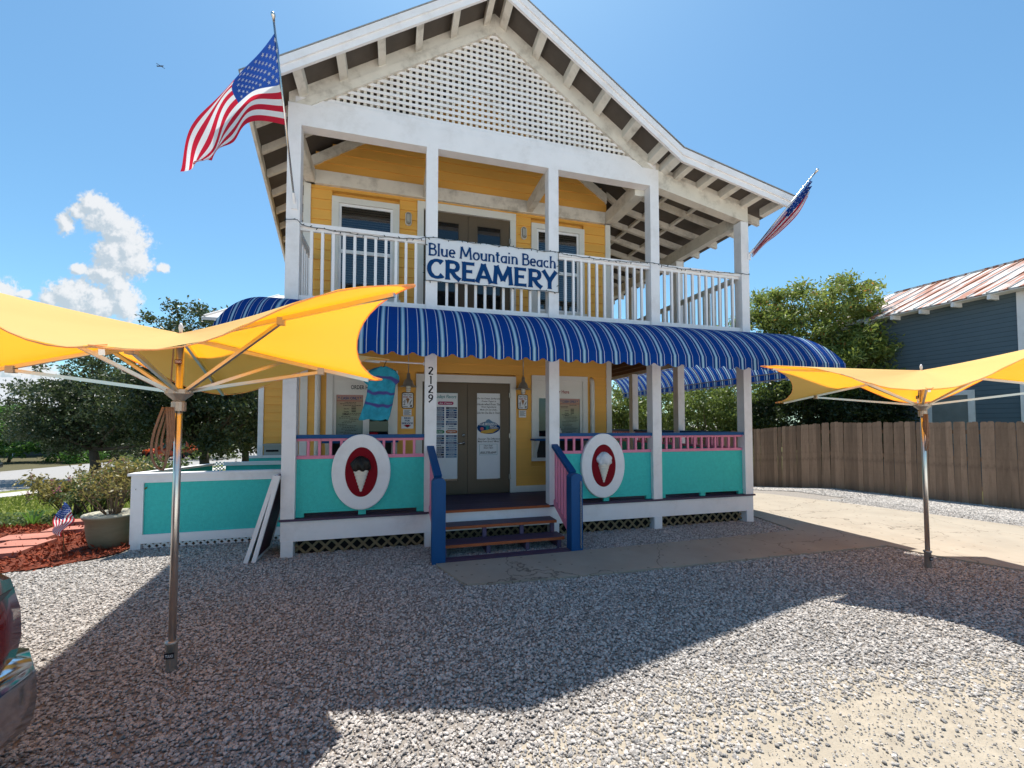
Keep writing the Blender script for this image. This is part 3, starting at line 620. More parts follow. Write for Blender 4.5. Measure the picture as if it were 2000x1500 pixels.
serving(.27, 1.41, 'ORDER HERE', True); serving(3.85, 5.0, 'Order Here', False)
for x in (.14, 5.10):
    M = MB(); M.tube([(x, YW-.05, ZD+.1), (x, YW-.05, 2.55), (x, YW-.035, 2.62), (x, YW+.02, 2.66)], .045, 12); M.build('vent_pipe', trimw, B, True)
# --- rear wing, left of the shop
Wg = thing('house_wing', 'yellow clapboard wing with white corner board and pale metal roof behind the ramp', 'building', (-.7, 5, 0))
part('wall', yellow, (-1.30, -.14, 3.72, 9, -.3, 3.9), par=Wg)
siding(-1.30, -.14, .3, 3.9, [], 3.68, .172, par=Wg)
part('corner_board', white, (-1.40, -1.30, 3.64, 3.76, -.3, 3.9), par=Wg)
M = MB(); M.hexa(((-2.3,3.2,3.82),(-.15,3.2,3.82),(-.15,8.6,5.85),(-2.3,8.6,5.85),(-2.3,3.2,3.88),(-.15,3.2,3.88),(-.15,8.6,5.91),(-2.3,8.6,5.91))); M.build('roof', mat('pale_metal_roof', (.62, .62, .62), .45, .04, 4, .03), Wg)
for k in range(6): x = -2.25+k*.4; M = MB(); M.beam((x,3.2,3.9),(x,8.6,5.93), .03, .04); M.build('roof_seam', MATS['pale_metal_roof'], Wg)

# ------------------------------------------------------------------ striped awning round the porch
def stripes():
    m = bpy.data.materials.new('awning_stripe'); m.use_nodes = True; t = m.node_tree; b = t.nodes['Principled BSDF']; out = t.nodes['Material Output']
    uv = N(t, 'ShaderNodeUVMap'); sx = N(t, 'ShaderNodeSeparateXYZ'); t.links.new(uv.outputs[0], sx.inputs[0]); fr = math_(t, 'FRACT', sx.outputs[0])
    rp = N(t, 'ShaderNodeValToRGB'); t.links.new(fr, rp.inputs[0]); ro = (.006,.06,.31,1); na = (.004,.02,.09,1); wh = (.75,.79,.82,1)
    el = rp.color_ramp.elements; el[0].color = ro; el[1].position = 1; el[1].color = ro
    for p_, c_ in ((.235,ro),(.24,wh),(.262,wh),(.267,ro),(.34,(.006,.05,.28,1)),(.38,na),(.42,(.14,.36,.60,1)),(.5,(.62,.77,.86,1)),(.58,(.14,.36,.60,1)),(.62,na),(.66,(.006,.05,.28,1)),(.733,ro),(.738,wh),(.76,wh),(.765,ro)):
        e = el.new(p_); e.color = c_
    t.links.new(rp.outputs[0], b.inputs['Base Color']); b.inputs['Roughness'].default_value = .8; b.inputs['Specular IOR Level'].default_value = .08
    tr = N(t, 'ShaderNodeBsdfTranslucent'); t.links.new(rp.outputs[0], tr.inputs[0]); ms = N(t, 'ShaderNodeMixShader'); ms.inputs[0].default_value = .35
    t.links.new(b.outputs[0], ms.inputs[1]); t.links.new(tr.outputs[0], ms.inputs[2]); t.links.new(ms.outputs[0], out.inputs[0]); return m
awm = stripes()
def uvmesh(name, V, F, U, m, parent, smooth=True):
    o0 = W[parent.name]; me = bpy.data.meshes.new(name); me.from_pydata([(v[0]-o0.x, v[1]-o0.y, v[2]-o0.z) for v in V], [], F); me.materials.append(m)
    ul = me.uv_layers.new(name='UVMap'); li = np.zeros(len(me.loops), np.int32); me.loops.foreach_get('vertex_index', li)
    ul.data.foreach_set('uv', np.array(U)[li].ravel().astype(np.float32))
    if smooth: me.polygons.foreach_set('use_smooth', [True]*len(me.polygons))
    o = bpy.data.objects.new(name, me); COL.objects.link(o); o.parent = parent; W[o.name] = Vector(o0); return o
AW = thing('porch_awning', 'blue and white striped canvas awning with scalloped valance round the porch', 'awning', (2.8, -.5, 2.6))
AO, ZT, ZL, PER = .95, 3.43, 2.79, .241
def prof(th): return AO*math.sin(th)/math.sin(1.16), ZL+(ZT-ZL)*(math.cos(th)-math.cos(1.16))/(1-math.cos(1.16))
def run(L0, L1_, place, om0, om1):
    """canopy along a run coordinate; place(s, o, z) gives a point; om0/om1 mitre at the ends"""
    n = int((L1_-L0)/PER*8); V = []; F = []; U = []; nj = 10; V2 = []; F2 = []; U2 = []
    for i in range(n+1):
        s = L0+(L1_-L0)*i/n; omin = 0
        if om0 and s < 0: omin = -s
        if om1 is not None and s > om1: omin = s-om1
        omin = min(omin, AO); t0 = math.asin(min(1, omin/AO*math.sin(1.16)))
        for j in range(nj+1):
            o, z = prof(t0+(1.16-t0)*j/nj); V.append(place(s, o, z-.012*math.sin(math.pi*j/nj)*abs(math.sin(s*1.66)))); U.append((s/PER, j/nj))
        u = (s/PER) % 1; zb = ZL-.105-.075*math.sqrt(abs(math.sin(math.pi*u)))
        V2 += [place(s, AO+.002, ZL+.004), place(s, AO+.012+.006*math.sin(s*9), zb)]; U2 += [(s/PER, 0), (s/PER, 1)]
    for i in range(n):
        for j in range(nj): a = i*(nj+1)+j; F.append((a, a+nj+1, a+nj+2, a+1))
        F2.append((2*i, 2*i+2, 2*i+3, 2*i+1))
    uvmesh('canopy', V, F, U, awm, AW); uvmesh('valance', V2, F2, U2, awm, AW)
X0, X1, Y0 = -.115, 7.69, -.08
run(-AO, X1-X0+AO, lambda s, o, z: (X0+(s if s > 0 else s*.5), Y0-o, z), True, X1-X0)
run(-AO, 6.2, lambda s, o, z: (X1+o, Y0+s, z), True, None)
run(-AO, 1.2, lambda s, o, z: (X0-o*.5, Y0+s, z), True, None)
M = MB()
for y in (0, 1.2, 2.4, 3.6, 4.8, 6.0): M.tube([(X1+prof(th)[0]-.012, y, prof(th)[1]-.02) for th in np.linspace(0, 1.16, 8)], .012, 6)
for o_, z_ in ((AO-.02, ZL-.01), (AO-.02, ZL-.14), (.62, 3.2)): M.tube([(X1+o_, Y0-AO*.5, z_), (X1+o_, 6.1, z_)], .011, 6)
for x in np.arange(0, 7.6, 1.9): M.tube([(x, Y0-prof(th)[0]+.012, prof(th)[1]-.02) for th in np.linspace(0, 1.16, 8)], .012, 6)
M.tube([(X0-.4, Y0-AO+.02, ZL-.01), (X1+.6, Y0-AO+.02, ZL-.01)], .011, 6); M.build('awning_frame', galv, AW, True)

# ------------------------------------------------------------------ yellow umbrellas
canv = mat('yellow_canvas', (.95, .75, .33), .85, .02, 3, .1, 200, trans=(1.0, .36, .0), tmix=.54, spec=.05)
ropem = mat('rope', (.20, .14, .11), .9, .2, 40, .3)
umet = mat('umbrella_aluminium', (.68, .66, .63), .3, .04, 6, .03, metal=1)
def umbrella(c, tips, label, zh=2.45):
    U = thing('patio_umbrella', label, 'umbrella', (*c, 0), 'yellow winged patio umbrellas')
    c = Vector((*c, 0)); T = []
    for (dx, dy, z) in tips: T.append((math.atan2(dy, dx), math.hypot(dx, dy), z))
    T.sort(); n = len(T); NA, NR = 14, 12; ring = []
    for k in range(n):
        a0, r0, z0 = T[k]; a1, r1, z1 = T[(k+1) % n]
        if a1 < a0: a1 += 2*math.pi
        p0 = Vector((r0*math.cos(a0), r0*math.sin(a0), 0)); p1 = Vector((r1*math.cos(a1), r1*math.sin(a1), 0))
        for i in range(NA):
            t_ = i/NA; p = p0.lerp(p1, t_)*(1-.17*math.sin(math.pi*t_)); zz = z0+(z1-z0)*(.5-.5*math.cos(math.pi*t_)) ; ring.append((p.x, p.y, zz))
    V = [(c.x, c.y, zh)]; F = []; m = len(ring)
    for j in range(1, NR+1):
        s = j/NR
        for i, (x, y, z) in enumerate(ring):
            q = abs(((i % NA)/NA)-.5)*2; sag = .02*math.sin(math.pi*s)*(1-q)
            V.append((c.x+x*s, c.y+y*s, zh+(z-zh)*s**(1.25 if z > zh else 1.0)-sag+.004*math.sin(i*2.3)*s))
    for i in range(m): F.append((0, 1+i, 1+(i+1) % m))
    for j in range(NR-1):
        for i in range(m): a = 1+j*m; F.append((a+i, a+m+i, a+m+(i+1) % m, a+(i+1) % m))
    M = MB(); M.v = V; M.f = F; M.m = [0]*len(F); can = M.build('canopy', canv, U, True)
    M = MB(); M.tube([(c.x+x, c.y+y, z-.006) for x, y, z in ring]+[(c.x+ring[0][0], c.y+ring[0][1], ring[0][2]-.006)], .004, 5); M.build('hem', canv, can, True)
    M = MB()
    for (a, r, z) in T:
        p = c+Vector((r*math.cos(a), r*math.sin(a), z)); d = (p-c-Vector((0,0,zh))).normalized(); w_ = Vector((-math.sin(a), math.cos(a), 0))*.03
        e = p-d*.07; M.hexa([e-w_-Vector((0,0,.006)), e+w_-Vector((0,0,.006)), p+w_*.35-Vector((0,0,.008)), p-w_*.35-Vector((0,0,.008)), e-w_+Vector((0,0,.005)), e+w_+Vector((0,0,.005)), p+w_*.35+Vector((0,0,.004)), p-w_*.35+Vector((0,0,.004))])
    M.build('tip_pocket', canv, can)
    M = MB(); M.tube([c+Vector((0,0,-.05)), c+Vector((0,0,2.44))], .024, 16); M.build('pole', umet, U, True)
    M = MB(); M.lathe([(.03,0),(.034,.01),(.034,.2),(.042,.205),(.042,.22),(.026,.225)], c, 16); M.build('ground_sleeve', galv, U, True)
    M = MB(); M.lathe([(.028,-.16),(.045,-.155),(.045,-.09),(.032,-.08),(.085,-.03),(.085,0),(.028,.01)], c+Vector((0,0,2.03)), 16); M.build('strut_hub', galv, U)
    M = MB(); M.lathe([(.026,-.05),(.09,-.03),(.09,0),(.03,.012)], c+Vector((0,0,zh-.03)), 16); M.build('crown_hub', galv, U)
    M = MB(); M.lathe([(.011,0),(.012,.02),(.015,.03),(.013,.055),(.003,.075)], c+Vector((0,0,zh+.002)), 10); M.build('finial', white, U, True)
    for k, (a, r, z) in enumerate(T):
        u = Vector((math.cos(a), math.sin(a), 0)); A = c+u*.08+Vector((0,0,zh-.05)); Bp = c+u*(r*.93)+Vector((0,0,zh+(z-zh)*.93-.035)); hi = z > zh-.05
        M = MB(); M.beam(A, Bp, .022, .026); rb = M.build('rib', umet, U)
        J = A.lerp(Bp, .5 if hi else .72)-Vector((0,0,.02)); M = MB(); M.beam(c+u*.07+Vector((0,0,2.02)), J, .02, .024); M.build('strut', umet, U)
        M = MB(); M.box(J.x-.022, J.x+.022, J.y-.022, J.y+.022, J.z-.02, J.z+.03); M.build('joint', galv, rb)
    for k in range(4):                                                     # coiled rope hung from the hub
        w_ = .014+.011*k; M = MB(); h_ = .27+.06*k; x0 = c.x-.03-.01*k
        pts = [(x0-w_*math.sin(math.pi*s)*(1.2 if s < .9 else 1), c.y-.045-.012*k+.02*math.sin(5*s+k), 1.9-h_*(math.sin(math.pi*s*.5)) if s < 1 else 1.9-h_) for s in np.linspace(0, 1, 9)]
        pts += [(x0+.015+.5*w_*math.sin(math.pi*s)*.6, c.y-.04-.01*k, 1.9-h_+h_*s) for s in np.linspace(.1, 1, 8)]
        M.tube(pts, .0085, 6); M.build('rope', ropem, U, True)
    M = MB(); M.tube([c+Vector((-.035,-.01,2.4)), c+Vector((-.05,-.01,2.05))], .005, 5); M.build('rope', ropem, U)
    tg = part('maker_tag', mat('tag_print', (.10,.012,.02), .5), (c.x-.022, c.x+.022, c.y-.0275, c.y-.0245, 2.22, 2.25), par=U); text(tg, 'TUUCI', c.x-.019, c.x+.019, 2.227, 2.243, c.y-.0285, paper, 0, .02)
    tg = part('maker_tag', ink, (c.x-.03, c.x+.03, c.y-.038, c.y-.035, .11, .15), par=U); text(tg, 'TUUCI', c.x-.024, c.x+.024, .12, .14, c.y-.039, paper, 0, .02)
    return U
umbrella((-.164, -2.66), [(.33,-1.52,2.10),(1.634,-1.11,2.60),(1.43,-.20,2.13),(1.46,1.22,2.49),(-.24,1.58,2.10),(-1.64,1.11,2.58),(-1.55,.2,2.1),(-1.30,-1.25,2.58)], 'yellow winged umbrella on the gravel in front of the teal ramp wall')
umbrella((7.70, -2.62), [(-1.34,-.84,2.12),(-1.95,.52,2.50),(-.84,1.34,2.10),(.45,1.95,2.55),(1.34,.84,2.1),(1.95,-.45,2.6),(.84,-1.34,2.1),(-.45,-1.95,2.6)], 'yellow winged umbrella standing beside the concrete drive')

# ------------------------------------------------------------------ flags
fr_, fw_, fb_ = [mat('flag_'+n_, c_, .7, .05, 6, .1, 120, trans=c_, tmix=.45) for n_, c_ in (('red', (.60,.02,.05)), ('white', (.82,.82,.84)), ('blue', (.015,.06,.28)))]
def cloth(fun, parent, name='flag_cloth'):
    nu, nv = 48, 26; M = MB(); M.v = [tuple(fun(i/nu, j/nv)) for i in range(nu+1) for j in range(nv+1)]
    for i in range(nu):
        for j in range(nv):
            a = i*(nv+1)+j; M.f.append((a, a+1, a+nv+2, a+nv+1)); st = j//2
            M.m.append(2 if (i/nu < .4 and st < 7) else (0 if st % 2 == 0 else 1))
    o = M.build(name, [fr_, fw_, fb_], parent, True)
    S = MB()
    for r in range(9):
        for c in range(6 if r % 2 == 0 else 5):
            u0 = .4*((c+.5)/6+(0 if r % 2 == 0 else 1/12)); v0 = (r+1)/10*7/13
            P = Vector(fun(u0, v0)); du = Vector(fun(u0+.02, v0))-P; dv = Vector(fun(u0, v0+.03))-P
            if du.length < 1e-6 or dv.length < 1e-6: continue
            nn = du.cross(dv).normalized(); su = du/.02/1.9*.031; sv = dv/.03*.031
            for sg in (1, -1): S.q([P+nn*.004*sg+(su*math.cos(q)+sv*math.sin(q))*(1 if i % 2 == 0 else .4) for i, q in ((i, -math.pi/2+math.pi*i/5) for i in (range(10) if sg > 0 else reversed(range(10))))])
    S.build('stars', fw_, o)
    return o
def curve(pts, t_):
    t_ = min(max(t_, 0), 1)*(len(pts)-1); i = min(int(t_), len(pts)-2); f = t_-i
    p0, p1, p2, p3 = [Vector(pts[min(max(k, 0), len(pts)-1)]) for k in (i-1, i, i+1, i+2)]
    return .5*((2*p1)+(p2-p0)*f+(2*p0-5*p1+4*p2-p3)*f*f+(3*p1-p0-3*p2+p3)*f**3)
def flagpole(b_, t_, par):
    b_ = Vector(b_); t_ = Vector(t_); d = (t_-b_).normalized()
    M = MB(); M.tube([b_, t_], .0125, 10); M.build('pole', steel, par, True)
    M = MB(); M.tube([t_, t_+d*.03, t_+d*.05, t_+d*.075, t_+d*.09], [.013, .016, .024, .022, .004], 10); M.build('finial', steel, par, True)
    M = MB(); M.box(b_.x-.035, b_.x+.035, b_.y-.005, b_.y+.012, b_.z-.09, b_.z+.05); M.tube([b_-d*.03, b_+d*.12], .02, 10); M.build('bracket', white, par)
FL = thing('flag', 'large American flag streaming from a pole on the left end post of the balcony', 'flag', (0, -.09, 4.8), 'house flags')
b_ = Vector((.02, -.067, 4.8)); tp = onY(535, 42, -1.12); flagpole(b_, tp, FL)
Ht = b_.lerp(tp, .95); Hb = b_.lerp(tp, .47)
te = [Ht]+[onY(x, y, yy_) for x, y, yy_ in ((500,101,-1.08),(459,150,-1.06),(410,215,-1.10),(370,275,-1.16),(345,322,-1.15))]
be = [Hb]+[onY(x, y, yy_) for x, y, yy_ in ((508,238,-.64),(476,246,-.72),(452,268,-.80),(432,298,-.86),(414,322,-.90))]
def ff(u, v):
    p = curve(te, u).lerp(curve(be, u), v); w_ = u**.7
    return p+Vector((.018*math.sin(9*v+5*u), (.10*math.sin(7.5*u+4.0*v)+.035*math.sin(15*u-7*v))*w_, .02*math.sin(6*u+8*v)*w_))
cloth(ff, FL)
FR = thing('flag', 'American flag drooping along its pole on the right end post of the balcony', 'flag', (7.6, -.09, 4.75), 'house flags')
b_ = onY(1463, 498, -.057); tp = onY(1590, 340, -1.05); flagpole(b_, tp, FR)
te = [b_.lerp(tp, f)+Vector((.01, -.015, -.01)) for f in (.95, .75, .5, .25, .04)]
be = [onY(x, y, yy_) for x, y, yy_ in ((1578,384,-.95),(1557,420,-.8),(1522,455,-.55),(1493,478,-.3),(1470,503,-.10))]
def ff2(u, v):
    p = curve(te, u).lerp(curve(be, u), v); return p+Vector((.01, .05, 0))*math.sin(22*v+3*u)*math.sin(math.pi*min(1, v*1.05))
cloth(ff2, FR)
FS = thing('flag', 'small American flag on a stick in the red mulch beside the planter', 'flag', (-2.9, .75, 0))
M = MB(); M.tube([(-2.86,.78,0), (-2.93,.80,.76)], .005, 6); M.build('pole', wood, FS)
te = [onY(x, y, .79) for x, y in ((125,980),(112,1000),(104,1022),(101,1034))]; be = [onY(x, y, .74) for x, y in ((149,1012),(140,1021),(125,1036),(116,1050))]
cloth(lambda u, v: curve(te, u).lerp(curve(be, u), v)+Vector((0, .03*math.sin(9*u+5*v), 0)), FS)

# ------------------------------------------------------------------ lettering with flared strokes (banner, house number)
def arc(cx, cy, rx, ry, a0, a1, n=12): return [(cx+rx*math.cos(R_(a0+(a1-a0)*i/n)), cy+ry*math.sin(R_(a0+(a1-a0)*i/n))) for i in range(n+1)]
GL = {
 'C': (.72, [arc(.42,.5,.34,.43,48,318,20)], 1.1), 'R': (.74, [[(.16,0),(.16,1)], [(.16,.92),(.40,.92)]+arc(.42,.70,.20,.22,90,-90,8)+[(.2,.48)], [(.34,.46),(.5,.2),(.72,.02)]], 1),
 'E': (.66, [[(.15,0),(.15,1)], [(.15,.92),(.62,.92)], [(.15,.52),(.52,.52)], [(.15,.08),(.64,.08)]], 1), 'A': (.78, [[(.06,0),(.36,.97)], [(.36,.97),(.72,0)], [(.18,.30),(.58,.30)]], 1),
 'M': (.98, [[(.10,0),(.17,.97)], [(.17,.97),(.49,.2)], [(.49,.2),(.80,.97)], [(.80,.97),(.88,0)]], 1), 'Y': (.74, [[(.04,.98),(.37,.45)], [(.70,.98),(.37,.45)], [(.37,.5),(.37,0)]], 1),
 'B': (.64, [[(.12,0),(.12,1)], [(.12,.94),(.32,.94)]+arc(.34,.75,.17,.19,90,-90,8)+[(.14,.56)], [(.14,.54),(.36,.54)]+arc(.38,.30,.20,.24,90,-90,8)+[(.12,.06)]], 1),
 'l': (.24, [[(.12,0),(.12,1.02)]], 1), 'u': (.56, [[(.10,.62),(.10,.28)]+arc(.27,.24,.17,.19,180,330,8), [(.46,.64),(.46,0)]], 1), 'e': (.52, [[(.08,.34),(.45,.36)]+arc(.27,.34,.19,.28,5,180,10)+arc(.28,.32,.20,.27,180,315,8)], 1),
 'o': (.58, [arc(.29,.32,.21,.28,90,450,20)], 1), 'n': (.58, [[(.12,0),(.12,.64)], [(.12,.44)]+arc(.29,.40,.18,.20,150,10,8)+[(.47,0)]], 1), 't': (.38, [[(.17,.86),(.17,.16)]+arc(.27,.15,.10,.11,180,310,5), [(.02,.62),(.34,.62)]], 1),
 'a': (.56, [arc(.27,.30,.19,.25,60,320,16), [(.46,.62),(.46,0)]], 1), 'i': (.25, [[(.12,0),(.12,.62)], [(.12,.80),(.12,.92)]], 1), 'c': (.50, [arc(.28,.32,.20,.27,50,315,14)], 1), 'h': (.58, [[(.12,0),(.12,1.02)], [(.12,.42)]+arc(.29,.40,.18,.21,150,10,8)+[(.47,0)]], 1), ' ': (.26, [], 1),
 '2': (.6, [arc(.28,.76,.19,.2,170,-20,10)+[(.1,.08)], [(.08,.06),(.3,.10),(.52,.04)]], 1), '1': (.3, [[(.06,.86),(.16,1.0)], [(.16,1),(.16,0)]], 1), '9': (.6, [arc(.3,.72,.18,.24,90,450,16), [(.48,.74),(.44,.4),(.12,.0)]], 1)}
def ribbons(par, s, x0, x1, z0, z1, y, hw, m, flare=1.45, name='letter', track=.02):
    tot = sum(GL[c][0]+track for c in s); fx = (x1-x0)/tot; fz = z1-z0; x = x0; k = 0
    for c in s:
        wd_, sts, _ = GL[c]
        if sts:
            M = MB()
            for st in sts:
                pts = [(x+px*fx, z0+pz*fz) for px, pz in st]
                if len(pts) < 4:                                   # subdivide straight strokes so that ends can flare
                    q = []
                    for a, b in zip(pts[:-1], pts[1:]): q += [(a[0]+(b[0]-a[0])*i/8, a[1]+(b[1]-a[1])*i/8) for i in range(8)]
                    pts = q+[pts[-1]]
                n = len(pts); yy_ = y-.0006*(k % 5); k += 1; Ls = []
                for i, p in enumerate(pts):
                    a = pts[max(i-1, 0)]; b = pts[min(i+1, n-1)]; dx, dz = b[0]-a[0], b[1]-a[1]; l_ = math.hypot(dx, dz) or 1
                    e = min(i, n-1-i)/(n-1); f_ = flare-(flare-1)*min(1, e/.14); h_ = hw*f_*(1.0 if abs(dz) > abs(dx)*.6 else .74)
                    Ls.append(((p[0]-dz/l_*h_, yy_, p[1]+dx/l_*h_), (p[0]+dz/l_*h_, yy_, p[1]-dx/l_*h_)))
                for a, b in zip(Ls[:-1], Ls[1:]): M.q((a[1], b[1], b[0], a[0]))
            M.build(name, m, par)
        x += (wd_+track)*fx
BN = thing('banner', 'white vinyl banner with navy Blue Mountain Beach CREAMERY lettering tied to the balcony rail', 'banner', (2.82, -.1, 3.88))
M = MB(); NB = 24
for i in range(NB):
    xa, xb = 1.785+2.075*i/NB, 1.785+2.075*(i+1)/NB; f_ = lambda x: -.066-.003*math.sin(x*7)
    M.q(((xa,f_(xa),3.885),(xb,f_(xb),3.885),(xb,f_(xb),4.525),(xa,f_(xa),4.525)))
M.q(((1.785,-.058,3.885),(1.785,-.058,4.525),(3.86,-.058,4.525),(3.86,-.058,3.885))); M.build('sheet', paper, BN, True)
ribbons(BN, 'Blue Mountain Beach', 1.815, 3.835, 4.262, 4.452, -.0735, .0135, navy); ribbons(BN, 'CREAMERY', 1.805, 3.85, 3.925, 4.222, -.0735, .032, navy, 1.3)
for k, c in enumerate('2129'):
    z = 2.50-.135*k-(.0 if k < 1 else .0); ribbons(B, c, 1.87-(.045 if c != '1' else .02), 1.87+(.045 if c != '1' else .02), z, z+.115, -.0575, .0095, ink, 1.3, 'house_number')

# ------------------------------------------------------------------ oval ice cream signs
relief = mat('cream_relief', (.72, .68, .60), .5, .06, 8, .2, 40); scoopw = mat('vanilla_scoop', (.72, .72, .74), .45, .05, 9, .5, 25); scoopb = mat('chocolate_scoop', (.018, .015, .013), .4, .3, 9, .6, 25)
def oval(xc, zc, sm, label):
    o = thing('oval_sign', label, 'sign', (xc, -.05, zc-.52), 'oval ice cream signs'); y0 = -.02
    def disc(rx, rz, ya, yb, m, name):
        prof_ = [(1, ya), (1, yb+.012), (.985, yb+.003), (.965, yb)]; rs = [[(xc+rx*s*math.cos(2*math.pi*k/56), y, zc+rz*s*math.sin(2*math.pi*k/56)) for k in range(56)] for s, y in prof_]
        M = MB(); M.rings(rs); return M.build(name, m, o)
    disc(.39, .525, y0+.03, y0-.03, white, 'board'); disc(.215, .345, y0-.0305, y0-.042, mat('sign_red', (.20,.004,.012), .6, .06, 5, .1, spec=.1), 'red_panel')
    y1 = y0-.042; rs = []
    for i in range(15):                                                   # ridged waffle cone, half round
        f = i/14; r = .094*(1-f)**.95+.006+(.004 if i % 2 else -.002); rs.append([(xc-.005+r*math.cos(math.pi*k/10), y1+.002-r*.75*math.sin(math.pi*k/10), zc+.02-.30*f+.012*math.sin(math.pi*k/10)) for k in range(11)])
    M = MB(); M.rings(rs, False, False); M.lathe([(.0,-.01),(.0,.01)], (xc, y1, zc)); M.build('cone', relief, o)
    rs = []; 
    for i in range(13):
        th = math.pi*i/12; r = .125*math.sin(th)+.002; zz = zc+.105+.112*math.cos(th); row = []
        for k in range(21):
            a = math.pi*k/20; lump = 1+.09*math.sin(5*a+i*.9)+(.16*abs(math.sin(7*a)) if i in (8, 9) else 0)+.05*math.sin(11*a-i)
            row.append((xc-.005+r*lump*math.cos(a), y1+.002-r*lump*.8*math.sin(a), zz-.01*math.sin(6*a)))
        rs.append(row)
    M = MB(); M.rings(rs, False, False); M.build('scoop', sm, o, True)
    return o
oval(.925, 1.11, scoopb, 'white oval sign with a chocolate ice cream cone on a red panel'); oval(4.66, 1.10, scoopw, 'white oval sign with a vanilla ice cream cone on a red panel')

# ------------------------------------------------------------------ posters, notices, lamps
script = .35
P1 = thing('door_poster', 'white Todays Flavors poster with blue flavour strips on the brown door', 'poster', (2.27, 1.23, .78))
part('sheet', paper, (2.02, 2.46, YW-.0175, YW-.0125, .80, 2.33), par=P1); YP = YW-.0195
tealp = mat('teal_print', (.02,.22,.25), .5, .03); text(P1, 'Todays Flavors', 2.05, 2.43, 2.22, 2.30, YP, tealp, script, .012)
def pill(par, x0, x1, z0, z1, y, m, s):
    r = (z1-z0)/2; pts = [(x1-r+r*math.cos(R_(a)), y, z0+r+r*math.sin(R_(a))) for a in range(-90, 91, 15)]+[(x0+r+r*math.cos(R_(a)), y, z0+r+r*math.sin(R_(a))) for a in range(90, 271, 15)]
    M = MB(); M.q(pts); q = M.build('pill', m, par); text(par, s, x0+.03, x1-.03, z0+.015, z1-.015, y-.001, paper, script, .01)
pill(P1, 2.10, 2.38, 2.12, 2.18, YP, mat('magenta_print', (.32,.015,.10), .5), 'Ice Cream'); pill(P1, 2.03, 2.22, 1.61, 1.67, YP, mat('green_print', (.02,.16,.08), .5), 'Sorbet'); pill(P1, 2.245, 2.45, 1.61, 1.67, YP, mat('rust_print', (.36,.10,.03), .5), 'Yogurt')
bars = [mat('strip_%s' % n_, c_, .4) for n_, c_ in (('navy',(.01,.03,.12)),('blue',(.02,.09,.22)),('black',(.012,.012,.03)),('steel',(.10,.2,.32)),('pale',(.45,.5,.55)))]
for zt, nrow in ((2.08, 10), (1.58, 10)):
    for r in range(nrow):
        for x0, x1 in ((2.03, 2.215), (2.245, 2.44)):
            m_ = bars[random.choice((0,0,0,1,1,2,3,4))]; z = zt-.041*r; part('flavour_strip', m_, (x0, x1, YP-.001, YP+.001, z-.034, z), par=P1)
            M = MB(); xs = x0+random.uniform(.02,.06); xe = x1-random.uniform(.02,.06)
            while xs < xe: w_ = random.uniform(.01,.03); M.box(xs, min(xs+w_, xe), YP-.0025, YP-.0015, z-.024, z-.012); xs += w_+.006
            M.build('strip_print', bars[0] if m_ is bars[4] else bars[4], P1)
P2 = thing('door_poster', 'white script poster with oval mountain logo on the brown door', 'poster', (3.02, 1.23, .78))
part('sheet', paper, (2.79, 3.265, YW-.0175, YW-.0125, .78, 2.34), par=P2)
for k, s in enumerate(('Our Ice Cream, Sorbet and', 'Frozen Yogurt Is', 'Handcrafted From The', 'Finest Ingredients', 'Made On Site Daily...', 'Like No One Else In Town!')): text(P2, s, 2.81, 3.245, 2.225-.052*k, 2.262-.052*k, YP, ink, script, .01, keep=True)
for k, s in enumerate(('Discover The Difference', "'Made From Scratch' Makes!")): text(P2, s, 2.82, 3.235, 1.49-.045*k, 1.525-.045*k, YP, ink, script, .008, keep=True)
for s, z, h_ in (('Open Daily', 1.362, .034), ('Noon-10pm', 1.322, .034), ('850.278.6849', 1.235, .042)): text(P2, s, 2.87, 3.17, z, z+h_, YP, ink, script, .012, keep=True)
M = MB(); a0, a1, b0_, b1_ = 2.855, 3.185, 1.215, 1.41
for p_, q_ in (((a0,b0_),(a1,b0_)),((a1,b0_),(a1,b1_)),((a1,b1_),(a0,b1_)),((a0,b1_),(a0,b0_))): M.beam((p_[0],YP,p_[1]),(q_[0],YP,q_[1]), .004, .004)
M.build('print_border', tealp, P2)
def ell(cx, cz, rx, rz, y, a0=0, a1=360, n=32): return [(cx+rx*math.cos(R_(a0+(a1-a0)*k/n)), y, cz+rz*math.sin(R_(a0+(a1-a0)*k/n))) for k in range(n)]
M = MB(); M.q(ell(3.025,1.71,.215,.115,YP)); M.build('logo_oval', navy, P2)
M = MB(); M.q([(2.88,YP-.001,1.76),(2.95,YP-.001,1.80),(2.99,YP-.001,1.855),(3.03,YP-.001,1.87),(3.07,YP-.001,1.84),(3.17,YP-.001,1.77),(3.1,YP-.001,1.74),(2.95,YP-.001,1.73)]); M.build('logo_mountain', bars[3], P2)
M = MB(); M.q([(2.87,YP-.002,1.62),(2.95,YP-.002,1.60),(3.1,YP-.002,1.615),(3.22,YP-.002,1.69),(3.1,YP-.002,1.69),(2.98,YP-.002,1.67),(2.9,YP-.002,1.655)]); M.build('logo_ribbon', mat('gold_print', (.5,.30,.05), .5), P2)
M = MB(); M.q(ell(2.90,1.69,.035,.03,YP-.003,n=12)); M.build('logo_mark', mat('rose_print', (.45,.10,.14), .5), P2)
M = MB(); M.q(ell(3.0,1.71,.03,.045,YP-.003,n=12)); M.build('logo_mark', tealp, P2)
text(P2, 'BLUE MOUNTAIN', 2.84, 3.21, 1.755, 1.80, YP-.004, paper, 0, .02); text(P2, 'BEACH', 3.05, 3.17, 1.725, 1.748, YP-.004, paper, 0, .02); text(P2, 'CREAMERY', 3.04, 3.21, 1.695, 1.718, YP-.004, paper, 0, .02)
